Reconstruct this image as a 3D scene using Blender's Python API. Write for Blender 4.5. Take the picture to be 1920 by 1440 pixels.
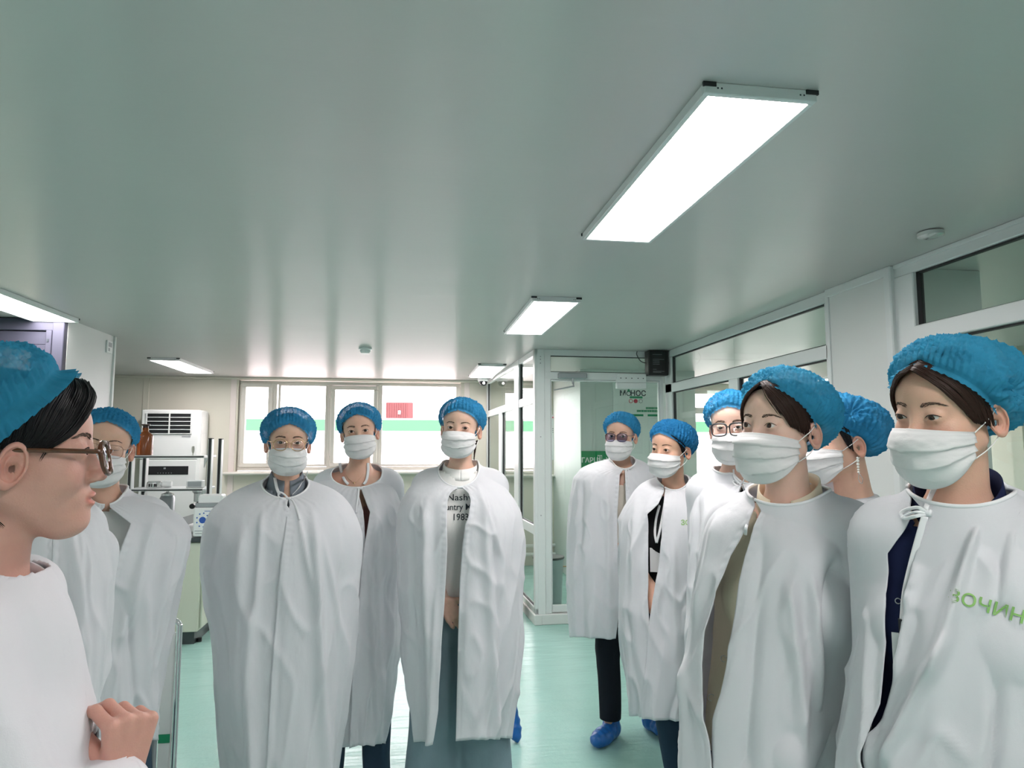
import bpy, math, random
import numpy as np
from mathutils import Vector, Matrix
from mathutils.bvhtree import BVHTree

# ------------------------------------------------------------------ camera, world, exposure
scene = bpy.context.scene
for o in list(bpy.data.objects):
    bpy.data.objects.remove(o)
COL = scene.collection
FPX, PITCH, YAW, EYE = 1267.3, math.radians(5.404), math.radians(8.546), 1.55   # the camera, frame 1920 x 1440
CEIL = 2.45
cam_data = bpy.data.cameras.new('camera')
cam_data.sensor_width = 36.0
cam_data.lens = FPX / 1920 * 36.0
cam_data.clip_start = 0.02
cam_data.clip_end = 300
cam = bpy.data.objects.new('camera', cam_data)
cam.location = (0, 0, EYE)
cam.rotation_euler = (math.radians(90) + PITCH, 0, -YAW)
COL.objects.link(cam)
scene.camera = cam
scene.view_settings.view_transform = 'Standard'
scene.view_settings.look = 'None'
scene.view_settings.gamma = 1
scene.view_settings.use_curve_mapping = False
scene.view_settings.exposure = 0.42

world = bpy.data.worlds.new('overcast_sky')
scene.world = world
world.use_nodes = True
wn = world.node_tree
wn.nodes['Background'].inputs[0].default_value = (1.0, 0.87, 0.93, 1)
wn.nodes['Background'].inputs[1].default_value = 9.0
PANEL_STRENGTH = 20.0
PANEL_COLOR = (1.0, 0.945, 0.93, 1)

# ------------------------------------------------------------------ pixel helpers (frame 1920 x 1440)
def ray(x, y):
    d = np.array([x - 960.0, FPX, 720.0 - y])
    c, s = math.cos(PITCH), math.sin(PITCH)
    d = np.array([d[0], c * d[1] - s * d[2], s * d[1] + c * d[2]])
    c, s = math.cos(YAW), math.sin(YAW)
    return np.array([c * d[0] + s * d[1], -s * d[0] + c * d[1], d[2]]) / FPX
def at(x, y, d):
    return ray(x, y) * d + np.array([0, 0, EYE])
def atY(x, y, Y):
    d = ray(x, y); return d * (Y / d[1]) + np.array([0, 0, EYE])
def atX(x, y, X):
    d = ray(x, y); return d * (X / d[0]) + np.array([0, 0, EYE])
def atZ(x, y, Z):
    d = ray(x, y); return d * ((Z - EYE) / d[2]) + np.array([0, 0, EYE])

# ------------------------------------------------------------------ materials
MATS = {}
def mat(name, color=(.8, .8, .8), rough=.5, metal=0.0, spec=.5, bump=None, noise=None, coat=0.0, transmission=0.0,
        alpha=1.0, emit=None, subsurf=0.0, translucent=0.0, clear=0.0, sheen=0.0, ior=1.45, aniso=None):
    """bump=(scale, strength, detail, (sx,sy,sz)); noise=(scale, amount)"""
    if name in MATS: return MATS[name]
    m = bpy.data.materials.new(name); m.use_nodes = True
    nt = m.node_tree; b = nt.nodes['Principled BSDF']; out = nt.nodes['Material Output']
    L = nt.links.new
    b.inputs['Base Color'].default_value = (*color, 1)
    b.inputs['Roughness'].default_value = rough
    b.inputs['Metallic'].default_value = metal
    b.inputs['Specular IOR Level'].default_value = spec
    b.inputs['Coat Weight'].default_value = coat
    b.inputs['Coat Roughness'].default_value = .1
    b.inputs['Transmission Weight'].default_value = transmission
    b.inputs['IOR'].default_value = ior
    b.inputs['Alpha'].default_value = alpha
    b.inputs['Sheen Weight'].default_value = sheen
    if subsurf:
        b.inputs['Subsurface Weight'].default_value = subsurf
        b.inputs['Subsurface Radius'].default_value = (1.0, .35, .18)
        b.inputs['Subsurface Scale'].default_value = .012
    if emit:
        b.inputs['Emission Color'].default_value = (*emit[:3], 1)
        b.inputs['Emission Strength'].default_value = emit[3]
    if aniso:      # (amount, direction): reflections smear across the brushing direction
        b.inputs['Anisotropic'].default_value = aniso[0]
        cv = nt.nodes.new('ShaderNodeCombineXYZ')
        for i in range(3): cv.inputs[i].default_value = aniso[1][i]
        L(cv.outputs[0], b.inputs['Tangent'])
    tc = nt.nodes.new('ShaderNodeTexCoord')
    if noise:
        n = nt.nodes.new('ShaderNodeTexNoise'); n.inputs['Scale'].default_value = noise[0]; n.inputs['Detail'].default_value = 4
        L(tc.outputs['Object'], n.inputs['Vector'])
        mr = nt.nodes.new('ShaderNodeMapRange')
        mr.inputs['To Min'].default_value = 1 - noise[1]; mr.inputs['To Max'].default_value = 1 + noise[1]
        L(n.outputs['Fac'], mr.inputs['Value'])
        mx = nt.nodes.new('ShaderNodeMix'); mx.data_type = 'RGBA'; mx.blend_type = 'MULTIPLY'; mx.inputs[0].default_value = 1
        mx.inputs[6].default_value = (*color, 1)
        L(mr.outputs[0], mx.inputs[7]); L(mx.outputs[2], b.inputs['Base Color'])
    if bump:
        layers = bump if isinstance(bump, list) else [bump]
        prev = None
        for (sc, st, det, strech) in layers:
            mp = nt.nodes.new('ShaderNodeMapping'); mp.inputs['Scale'].default_value = strech
            L(tc.outputs['Object'], mp.inputs['Vector'])
            n = nt.nodes.new('ShaderNodeTexNoise'); n.inputs['Scale'].default_value = sc; n.inputs['Detail'].default_value = det
            L(mp.outputs[0], n.inputs['Vector'])
            bp = nt.nodes.new('ShaderNodeBump'); bp.inputs['Strength'].default_value = 1.0; bp.inputs['Distance'].default_value = st
            L(n.outputs['Fac'], bp.inputs['Height'])
            if prev: L(prev.outputs[0], bp.inputs['Normal'])
            prev = bp
        L(prev.outputs[0], b.inputs['Normal'])
    last = b
    if translucent:
        t = nt.nodes.new('ShaderNodeBsdfTranslucent'); t.inputs[0].default_value = (*color, 1)
        mxs = nt.nodes.new('ShaderNodeMixShader'); mxs.inputs[0].default_value = translucent
        L(last.outputs[0], mxs.inputs[1]); L(t.outputs[0], mxs.inputs[2]); last = mxs
        if prev_or_none(bump): L(prev.outputs[0], t.inputs['Normal'])
    if clear:
        t = nt.nodes.new('ShaderNodeBsdfTransparent')
        mxs = nt.nodes.new('ShaderNodeMixShader'); mxs.inputs[0].default_value = clear
        L(last.outputs[0], mxs.inputs[1]); L(t.outputs[0], mxs.inputs[2]); last = mxs
    L(last.outputs[0], out.inputs[0])
    MATS[name] = m
    return m
def prev_or_none(b): return bool(b)

def glass_mat(name, tint=(1, 1, 1), refl=.10, rough=0.0):
    if name in MATS: return MATS[name]
    m = bpy.data.materials.new(name); m.use_nodes = True
    nt = m.node_tree; nt.nodes.remove(nt.nodes['Principled BSDF']); out = nt.nodes['Material Output']
    N = nt.nodes.new; L = nt.links.new
    t = N('ShaderNodeBsdfTransparent'); t.inputs[0].default_value = (*tint, 1)
    g = N('ShaderNodeBsdfGlossy'); g.inputs['Roughness'].default_value = rough
    ge = N('ShaderNodeNewGeometry')
    dt = N('ShaderNodeVectorMath'); dt.operation = 'DOT_PRODUCT'; L(ge.outputs['Incoming'], dt.inputs[0]); L(ge.outputs['Normal'], dt.inputs[1])
    ab = N('ShaderNodeMath'); ab.operation = 'ABSOLUTE'; L(dt.outputs['Value'], ab.inputs[0])
    su = N('ShaderNodeMath'); su.operation = 'SUBTRACT'; su.inputs[0].default_value = 1; L(ab.outputs[0], su.inputs[1])
    pw = N('ShaderNodeMath'); pw.operation = 'POWER'; pw.inputs[1].default_value = 5; L(su.outputs[0], pw.inputs[0])
    ad = N('ShaderNodeMath'); ad.operation = 'MULTIPLY_ADD'; ad.inputs[1].default_value = .9; ad.inputs[2].default_value = .05 + refl; L(pw.outputs[0], ad.inputs[0])
    fb = N('ShaderNodeMath'); fb.operation = 'SUBTRACT'; fb.inputs[0].default_value = 1; L(ge.outputs['Backfacing'], fb.inputs[1])
    mm = N('ShaderNodeMath'); mm.operation = 'MULTIPLY'; mm.use_clamp = True; L(ad.outputs[0], mm.inputs[0]); L(fb.outputs[0], mm.inputs[1])
    mx = N('ShaderNodeMixShader')
    L(mm.outputs[0], mx.inputs[0]); L(t.outputs[0], mx.inputs[1]); L(g.outputs[0], mx.inputs[2]); L(mx.outputs[0], out.inputs[0])
    MATS[name] = m
    return m

def skin_mat(name, color, blush=(.62, .20, .16)):
    m = bpy.data.materials.new(name); m.use_nodes = True
    nt = m.node_tree; b = nt.nodes['Principled BSDF']; L = nt.links.new
    at_ = nt.nodes.new('ShaderNodeAttribute'); at_.attribute_name = 'blush'
    n = nt.nodes.new('ShaderNodeTexNoise'); n.inputs['Scale'].default_value = 60; n.inputs['Detail'].default_value = 5
    tc = nt.nodes.new('ShaderNodeTexCoord'); L(tc.outputs['Object'], n.inputs['Vector'])
    mr = nt.nodes.new('ShaderNodeMapRange'); mr.inputs['To Min'].default_value = .92; mr.inputs['To Max'].default_value = 1.06
    L(n.outputs['Fac'], mr.inputs['Value'])
    mx = nt.nodes.new('ShaderNodeMix'); mx.data_type = 'RGBA'
    mx.inputs[6].default_value = (*color, 1); mx.inputs[7].default_value = (*blush, 1)
    L(at_.outputs['Fac'], mx.inputs[0])
    mu = nt.nodes.new('ShaderNodeMix'); mu.data_type = 'RGBA'; mu.blend_type = 'MULTIPLY'; mu.inputs[0].default_value = 1
    L(mx.outputs[2], mu.inputs[6]); L(mr.outputs[0], mu.inputs[7]); L(mu.outputs[2], b.inputs['Base Color'])
    b.inputs['Roughness'].default_value = .48
    b.inputs['Specular IOR Level'].default_value = .4
    b.inputs['Subsurface Weight'].default_value = .25
    b.inputs['Subsurface Radius'].default_value = (1.0, .35, .18)
    b.inputs['Subsurface Scale'].default_value = .008
    bp = nt.nodes.new('ShaderNodeBump'); bp.inputs['Distance'].default_value = .0004
    n2 = nt.nodes.new('ShaderNodeTexNoise'); n2.inputs['Scale'].default_value = 350; L(tc.outputs['Object'], n2.inputs['Vector'])
    L(n2.outputs['Fac'], bp.inputs['Height']); L(bp.outputs[0], b.inputs['Normal'])
    MATS[name] = m
    return m

# ------------------------------------------------------------------ object helpers
def mesh_from(name, V, F):
    me = bpy.data.meshes.new(name)
    V = np.asarray(V, dtype=np.float32)
    if isinstance(F, np.ndarray) and F.ndim == 2:
        n = F.shape[1]
        me.vertices.add(len(V)); me.vertices.foreach_set('co', V.ravel())
        me.loops.add(F.size); me.loops.foreach_set('vertex_index', F.astype(np.int32).ravel())
        me.polygons.add(len(F))
        me.polygons.foreach_set('loop_start', np.arange(0, F.size, n, dtype=np.int32))
        me.update(calc_edges=True)
        me.validate()
    else:
        me.from_pydata([tuple(map(float, v)) for v in V], [], [tuple(int(i) for i in f) for f in F])
        me.update()
    return me

def inv_of(parent):
    M = Matrix.Identity(4)
    p = parent
    while p is not None:
        M = p.matrix_basis @ M; p = p.parent
    return M.inverted()

def link(name, V, F, m, parent=None, smooth=True, label=None, world=True, flat_angle=None):
    """link ONE mesh object; V is in world space and is moved into the parent's space"""
    V = np.asarray(V, dtype=np.float64)
    if parent is not None and world:
        I = np.array(inv_of(parent))
        V = V @ I[:3, :3].T + I[:3, 3]
    me = mesh_from(name, V, F)
    mats = m if isinstance(m, (list, tuple)) else [m]
    for x in mats: me.materials.append(x)
    if smooth:
        me.polygons.foreach_set('use_smooth', np.ones(len(me.polygons), dtype=bool))
    o = bpy.data.objects.new(name, me)
    COL.objects.link(o)
    if parent is not None: o.parent = parent
    if label: o['label'] = label
    return o

def empty(name, loc, rz=0.0, label=None, cat=None, group=None, kind=None):
    o = bpy.data.objects.new(name, None); COL.objects.link(o)
    o.location = [float(v) for v in loc]; o.rotation_euler = (0, 0, rz); o.empty_display_size = .1
    bpy.context.view_layer.update() if False else None
    o.matrix_basis = Matrix.Translation(o.location) @ Matrix.Rotation(rz, 4, 'Z')
    tag(o, label, cat, group, kind)
    return o

def tag(o, label=None, cat=None, group=None, kind=None):
    if label: o['label'] = label
    if cat: o['category'] = cat
    if group: o['group'] = group
    if kind: o['kind'] = kind
    return o

class MB:
    """collects boxes, tubes and lathes as plain lists"""
    def __init__(s): s.V = []; s.F = []; s.S = []
    def add(s, V, F, smooth=False):
        n = len(s.V); s.V += [tuple(map(float, v)) for v in V]; s.F += [tuple(i + n for i in f) for f in F]; s.S += [smooth] * len(F)
        return s
    def box(s, a, b, bev=0.0, M=None):
        x0, y0, z0 = [min(p, q) for p, q in zip(a, b)]; x1, y1, z1 = [max(p, q) for p, q in zip(a, b)]
        bev = min(bev, (x1 - x0) * .45, (y1 - y0) * .45, (z1 - z0) * .45)
        if bev <= 0:
            V = [(x0, y0, z0), (x1, y0, z0), (x1, y1, z0), (x0, y1, z0), (x0, y0, z1), (x1, y0, z1), (x1, y1, z1), (x0, y1, z1)]
            F = [(0, 3, 2, 1), (4, 5, 6, 7), (0, 1, 5, 4), (1, 2, 6, 5), (2, 3, 7, 6), (3, 0, 4, 7)]
        else:
            V = []; idx = {}
            for ix, x in enumerate((x0, x1)):
                for iy, y in enumerate((y0, y1)):
                    for iz, z in enumerate((z0, z1)):
                        sx, sy, sz = [bev if q == 0 else -bev for q in (ix, iy, iz)]
                        for k, p in enumerate(((x, y + sy, z + sz), (x + sx, y, z + sz), (x + sx, y + sy, z))):
                            idx[(ix, iy, iz, k)] = len(V); V.append(p)
            F = []
            g = lambda ix, iy, iz, k: idx[(ix, iy, iz, k)]
            for i in (0, 1):
                f = [g(i, 0, 0, 0), g(i, 1, 0, 0), g(i, 1, 1, 0), g(i, 0, 1, 0)]; F.append(f if i else f[::-1])
                f = [g(0, i, 0, 1), g(0, i, 1, 1), g(1, i, 1, 1), g(1, i, 0, 1)]; F.append(f if i else f[::-1])
                f = [g(0, 0, i, 2), g(1, 0, i, 2), g(1, 1, i, 2), g(0, 1, i, 2)]; F.append(f if i else f[::-1])
            for a in (0, 1):
                for c in (0, 1):
                    F.append([g(a, c, 0, 0), g(a, c, 1, 0), g(a, c, 1, 1), g(a, c, 0, 1)])
                    F.append([g(a, 0, c, 0), g(a, 1, c, 0), g(a, 1, c, 2), g(a, 0, c, 2)])
                    F.append([g(0, a, c, 1), g(1, a, c, 1), g(1, a, c, 2), g(0, a, c, 2)])
                    for e in (0, 1):
                        F.append([g(a, c, e, 0), g(a, c, e, 1), g(a, c, e, 2)])
        if M is not None: V = [tuple(M @ Vector(v)) for v in V]
        return s.add(V, F)
    def tube(s, P, r, n=10, cap=True, ry=None, up=None):
        V, F = tube_mesh(P, r, n, cap, ry, up)
        return s.add(V, F, True)
    def lathe(s, prof, c=(0, 0, 0), n=24, axis='z'):
        V = []; F = []
        for r, h in prof:
            for k in range(n):
                a = 2 * math.pi * k / n
                p = (r * math.cos(a), r * math.sin(a), h)
                if axis == 'x': p = (p[2], p[0], p[1])
                if axis == 'y': p = (p[0], p[2], p[1])
                V.append((p[0] + c[0], p[1] + c[1], p[2] + c[2]))
        m = len(prof)
        for j in range(m - 1):
            for k in range(n):
                k2 = (k + 1) % n
                F.append((j * n + k, j * n + k2, (j + 1) * n + k2, (j + 1) * n + k))
        F.append(tuple(range(n))[::-1]); F.append(tuple((m - 1) * n + k for k in range(n)))
        return s.add(V, F, True)
    def pieces(s, name, m, parent=None, label=None):
        """every separate piece becomes a part of its own"""
        root = list(range(len(s.V)))
        def find(a):
            while root[a] != a: root[a] = root[root[a]]; a = root[a]
            return a
        for f in s.F:
            for q in f[1:]: root[find(q)] = find(f[0])
        groups = {}
        for f, sm in zip(s.F, s.S): groups.setdefault(find(f[0]), []).append((f, sm))
        for fs in groups.values():
            ids = sorted({q for f, _ in fs for q in f}); mp = {q: i for i, q in enumerate(ids)}
            b = MB(); b.V = [s.V[q] for q in ids]; b.F = [tuple(mp[q] for q in f) for f, _ in fs]; b.S = [x for _, x in fs]
            b.build(name, m, parent, label)
    def build(s, name, m, parent=None, label=None, world=True, kind=None, smooth=None):
        o = link(name, s.V, s.F, m, parent, smooth=False, label=label, world=world)
        sm = s.S if smooth is None else [smooth] * len(s.S)
        if len(sm) == len(o.data.polygons): o.data.polygons.foreach_set('use_smooth', sm)
        if True in sm:
            try: o.data.set_sharp_from_angle(angle=math.radians(38))
            except Exception: pass
        fix_normals(o.data)
        if kind: o['kind'] = kind
        return o

def fix_normals(me):
    import bmesh
    bm = bmesh.new(); bm.from_mesh(me); bmesh.ops.recalc_face_normals(bm, faces=bm.faces); bm.to_mesh(me); bm.free()

def tube_mesh(P, r, n=10, cap=True, ry=None, up=None):
    P = np.asarray(P, dtype=float); m = len(P)
    r = np.full(m, r) if np.isscalar(r) else np.asarray(r, float)
    ry = r if ry is None else (np.full(m, ry) if np.isscalar(ry) else np.asarray(ry, float))
    T = np.gradient(P, axis=0); T /= np.linalg.norm(T, axis=1)[:, None] + 1e-12
    u = np.array(up if up is not None else (0, 0, 1.0), float)
    if abs(T[0] @ u) > .95 * np.linalg.norm(u): u = np.array([1.0, 0.2, 0])
    V = []; 
    for i in range(m):
        a = u - T[i] * (u @ T[i]); a /= np.linalg.norm(a) + 1e-12
        if up is None: u = a
        b = np.cross(T[i], a)
        for k in range(n):
            t = 2 * math.pi * k / n
            V.append(P[i] + b * math.cos(t) * r[i] + a * math.sin(t) * ry[i])
    F = []
    for i in range(m - 1):
        for k in range(n):
            k2 = (k + 1) % n
            F.append((i * n + k, i * n + k2, (i + 1) * n + k2, (i + 1) * n + k))
    if cap:
        F.append(tuple(range(n))[::-1]); F.append(tuple((m - 1) * n + k for k in range(n)))
    return V, F

def spline(P, n=24):
    """Catmull-Rom through the points"""
    P = np.asarray(P, float)
    if len(P) < 3: 
        t = np.linspace(0, 1, n)[:, None]; return P[0] * (1 - t) + P[-1] * t
    Q = np.vstack([2 * P[0] - P[1], P, 2 * P[-1] - P[-2]])
    out = []
    segs = len(P) - 1
    for s_ in np.linspace(0, segs - 1e-9, n):
        i = int(s_); t = s_ - i
        a, b, c, d = Q[i], Q[i + 1], Q[i + 2], Q[i + 3]
        out.append(.5 * ((2 * b) + (-a + c) * t + (2 * a - 5 * b + 4 * c - d) * t * t + (-a + 3 * b - 3 * c + d) * t ** 3))
    return np.array(out)

def grid_faces(nu, nv, wrap=False):
    """verts indexed [i*nv+j]"""
    i = np.arange(nu if wrap else nu - 1); j = np.arange(nv - 1)
    I, J = np.meshgrid(i, j, indexing='ij'); I2 = (I + 1) % nu
    return np.stack([I * nv + J, I2 * nv + J, I2 * nv + J + 1, I * nv + J + 1], -1).reshape(-1, 4)

def smoothstep(a, b, x):
    t = np.clip((x - a) / (b - a), 0, 1); return t * t * (3 - 2 * t)

def vnoise(P, seed=0):
    """value noise in [-1,1], vectorised"""
    P = np.asarray(P, float) + seed * 17.31
    I = np.floor(P).astype(np.int64); f = P - I; f = f * f * (3 - 2 * f)
    def h(a, b, c):
        n = (a * 374761393 + b * 668265263 + c * 2147483647 + seed * 1013904223) & 0xffffffff
        n = ((n ^ (n >> 13)) * 1274126177) & 0xffffffff
        n = n ^ (n >> 16)
        return (n & 0xffff) / 32767.5 - 1
    x, y, z = I[..., 0], I[..., 1], I[..., 2]; fx, fy, fz = f[..., 0], f[..., 1], f[..., 2]
    l = lambda a, b, t: a + (b - a) * t
    return l(l(l(h(x, y, z), h(x + 1, y, z), fx), l(h(x, y + 1, z), h(x + 1, y + 1, z), fx), fy),
             l(l(h(x, y, z + 1), h(x + 1, y, z + 1), fx), l(h(x, y + 1, z + 1), h(x + 1, y + 1, z + 1), fx), fy), fz)

def text_mesh(body, size, bold=0.0, extrude=0.0, align='CENTER', spacing=1.0):
    cu = bpy.data.curves.new('txt', 'FONT'); cu.body = body; cu.size = size; cu.offset = bold; cu.extrude = extrude
    cu.align_x = align; cu.align_y = 'CENTER'; cu.resolution_u = 3; cu.space_character = spacing
    o = bpy.data.objects.new('txt', cu); COL.objects.link(o)
    dg = bpy.context.evaluated_depsgraph_get(); dg.update()
    me = bpy.data.meshes.new_from_object(o.evaluated_get(dg))
    V = np.array([v.co[:] for v in me.vertices]).reshape(-1, 3); F = [tuple(p.vertices) for p in me.polygons]
    bpy.data.objects.remove(o); bpy.data.meshes.remove(me); bpy.data.curves.remove(cu)
    return V, F
def place_text(body, size, origin, ex, ez, off=0.0, **kw):
    """text laid out along ex (right) and ez (up), world vectors"""
    V, F = text_mesh(body, size, **kw)
    ex = np.array(ex, float); ez = np.array(ez, float); nrm = np.cross(ex, ez)
    return np.array(origin) + V[:, :1] * ex + V[:, 1:2] * ez + (V[:, 2:3] + off) * nrm, F
# ------------------------------------------------------------------ smooth body shapes: distance functions turned into one surface
def smin(a, b, k):
    h = np.clip(.5 + .5 * (b - a) / k, 0, 1)
    return b + (a - b) * h - k * h * (1 - h)
def smax(a, b, k): return -smin(-a, -b, k)
def ell(P, c, r):
    q = (P - np.array(c, P.dtype)); r = np.array(r, P.dtype)
    k0 = np.sqrt(((q / r) ** 2).sum(-1)) + 1e-9; k1 = np.sqrt(((q / (r * r)) ** 2).sum(-1)) + 1e-9
    return k0 * (k0 - 1) / k1
def cap(P, a, b, r1, r2=None):
    if r2 is None: r2 = r1
    a = np.array(a, P.dtype); b = np.array(b, P.dtype); ba = b - a
    t = np.clip(((P - a) @ ba) / (ba @ ba), 0, 1)
    return np.sqrt(((P - a - t[:, None] * ba) ** 2).sum(-1)) - (r1 + (r2 - r1) * t)
def local(d, P, c, R, fn):
    """apply fn(d, P) only near c"""
    i = np.nonzero(((P - np.array(c, P.dtype)) ** 2).sum(-1) < R * R)[0]
    if len(i): d[i] = fn(d[i], P[i])
    return d

def head_field(P, h):
    """P in head space: origin midway between the eyes' plane and the ears, x right, -y forward, z up"""
    P = P / h.get('scale', 1.0)
    P = P.copy(); 
    d = ell(P, (0, .018, .032), (.074, .090, .078))
    d = smin(d, ell(P, (0, -.030, .034), (.064, .056, .056)), .03)
    d = smin(d, ell(P, (0, -.030, -.040), (.060, .052, .066)), .035)
    d = smin(d, cap(P, (-.045, .006, -.052), (0, -.055, -.096), .017, .018), .03)
    d = smin(d, cap(P, (.045, .006, -.052), (0, -.055, -.096), .017, .018), .03)
    for s in (-1, 1):
        d = local(d, P, (s * .038, -.052, -.034), .07, lambda d, p: smin(d, ell(p, (s * .038, -.052, -.034), (.024, .025, .024)), .02))
        # socket, lids, eye opening
        d = local(d, P, (s * .032, -.092, .002), .05, lambda d, p: smax(d, -ell(p, (s * .033, -.101, .003), (.021, .0145, .0125)), .012))
        d = local(d, P, (s * .031, -.076, 0), .04, lambda d, p: smin(d, ell(p, (s * .031, -.0725, 0), (.0150, .0142, .0140)), .006))
        op = h.get('eye', 1.0) * .86
        if op > 0:
            def slit(d, p):
                q = p - np.array((s * .0312, -.087, -.001 - .0025 * (1 - op)), p.dtype)
                a = math.radians(6) * s
                x = q[:, 0] * math.cos(a) + q[:, 2] * math.sin(a); z = -q[:, 0] * math.sin(a) + q[:, 2] * math.cos(a)
                z = z + 14 * x * x * .9
                Q = np.stack([x, q[:, 1], z], -1)
                return smax(d, -ell(Q, (0, 0, .0008), (.0142, .011, .0043 * op)), .0012)
            d = local(d, P, (s * .031, -.087, 0), .03, slit)
        # ear
        def ear(d, p):
            a = math.radians(-24) * s
            q = p - np.array((s * .0700, .006 + h.get('eary', 0), -.019), p.dtype)
            x = q[:, 0] * math.cos(a) - q[:, 1] * -math.sin(a); y = -q[:, 0] * math.sin(a) + q[:, 1] * math.cos(a)
            t = math.radians(-12); z = q[:, 2]
            y, z = y * math.cos(t) - z * math.sin(t), y * math.sin(t) + z * math.cos(t)
            y = y - .012; x = x - s * .004
            w = .0158 - .25 * np.clip(-z, 0, .04) * .35
            rad = np.sqrt((y / w) ** 2 + (z / .0275) ** 2)
            plate = np.maximum(np.abs(x) - .0030, (rad - 1) * .016)
            rim = np.sqrt(((rad - .90) * .0165) ** 2 + (x - s * .0042) ** 2) - .0038
            inner = np.sqrt(((rad - .50) * .0165) ** 2 + (x - s * .0030) ** 2) - .0026
            inner = np.maximum(inner, -(y + .003))
            e = smin(smin(plate, rim, .002), inner, .002)
            e = smax(e, -(np.sqrt(((rad - .70) * .0165) ** 2 + (x - s * .0050) ** 2) - .0028), .0015)
            e = smax(e, -(np.sqrt((y + .003) ** 2 + (z + .004) ** 2 * .6 + (x - s * .0065) ** 2) - .0088), .002)
            e = smin(e, np.sqrt((y - .001) ** 2 + (z + .024) ** 2 + (x * 1.3) ** 2) - .0075, .005)
            return smin(d, e, .005)
        if not h.get('noear'): d = local(d, P, (s * .080, .02, -.018), .055, ear)
    # nose
    def nose(d, p):
        d = smin(d, cap(p, (0, -.079, .006), (0, -.0965, -.031), .0065, .0085), .014)
        d = smin(d, ell(p, (0, -.0990, -.0345), (.0100, .0095, .0085)), .007)
        for s in (-1, 1):
            d = smin(d, ell(p, (s * .0110, -.0905, -.0380), (.0070, .0095, .0068)), .006)
            d = smax(d, -ell(p, (s * .0060, -.0945, -.0450), (.0036, .0052, .0036)), .002)
        return d
    d = local(d, P, (0, -.09, -.02), .06, nose)
    # mouth
    def mouth(d, p):
        d = smin(d, ell(p, (0, -.072, -.066), (.026, .018, .020)), .014)
        d = smin(d, ell(p, (0, -.0895, -.0625), (.020, .0062, .0048)), .005)
        d = smin(d, ell(p, (0, -.0875, -.0725), (.017, .0070, .0058)), .005)
        q = p.copy(); q[:, 2] = q[:, 2] + 6 * p[:, 0] ** 2 * .6
        d = smax(d, -ell(q, (0, -.098, -.0672), (.024, .012, .0011 + h.get('mouth', 0) * .004)), .0025)
        return d
    d = local(d, P, (0, -.08, -.067), .055, mouth)
    d = local(d, P, (0, -.07, -.1), .06, lambda d, p: smin(d, ell(p, (0, -.070, -.0965), (.020, .0165, .0155)), .016))
    return d * h.get('scale', 1.0)

def surface(fn, lo, hi, step, xform=None):
    """surface nets of fn over a box; xform maps box space -> the space fn wants (and of the result)"""
    lo = np.array(lo, float); hi = np.array(hi, float)
    n = np.ceil((hi - lo) / step).astype(int) + 1
    ax = [lo[i] + np.arange(n[i]) * step for i in range(3)]
    G = np.stack(np.meshgrid(*ax, indexing='ij'), -1).reshape(-1, 3).astype(np.float32)
    if xform is not None: G = (G @ xform[0].T.astype(np.float32) + xform[1].astype(np.float32))
    D = fn(G).reshape(n)
    ins = D < 0
    c = np.zeros(np.array(n) - 1, np.int8)
    corners = [(i, j, k) for i in (0, 1) for j in (0, 1) for k in (0, 1)]
    for (i, j, k) in corners:
        c += ins[i:n[0] - 1 + i, j:n[1] - 1 + j, k:n[2] - 1 + k]
    act = np.argwhere((c > 0) & (c < 8))
    vid = -np.ones(c.shape, np.int64); vid[tuple(act.T)] = np.arange(len(act))
    val = np.stack([D[tuple((act + np.array(q)).T)] for q in corners], -1)
    acc = np.zeros((len(act), 3)); cnt = np.zeros(len(act))
    for a in range(8):
        for b in range(a + 1, 8):
            ca, cb = np.array(corners[a]), np.array(corners[b])
            if np.abs(ca - cb).sum() != 1: continue
            m = (val[:, a] < 0) != (val[:, b] < 0)
            t = val[m, a] / (val[m, a] - val[m, b])
            acc[m] += ca + (cb - ca) * t[:, None]; cnt[m] += 1
    V = lo + (act + acc / cnt[:, None]) * step
    Fs = []
    for axis in range(3):
        a1, a2 = (axis + 1) % 3, (axis + 2) % 3
        s0 = [slice(None)] * 3; s1 = [slice(None)] * 3
        s0[axis] = slice(0, -1); s1[axis] = slice(1, None)
        ch = ins[tuple(s0)] != ins[tuple(s1)]
        E = np.argwhere(ch)
        E = E[(E[:, a1] > 0) & (E[:, a2] > 0) & (E[:, a1] < n[a1] - 1) & (E[:, a2] < n[a2] - 1)]
        if not len(E): continue
        o1 = np.zeros(3, int); o1[a1] = 1; o2 = np.zeros(3, int); o2[a2] = 1
        q = np.stack([vid[tuple(x.T)] for x in (E - o1 - o2, E - o2, E, E - o1)], -1)
        fl = ins[tuple(E.T)]
        q[~fl] = q[~fl][:, ::-1]
        Fs.append(q)
    F = np.vstack(Fs)
    F = F[(F >= 0).all(1)]
    if xform is not None: V = V @ xform[0].T + xform[1]
    return V, F

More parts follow.
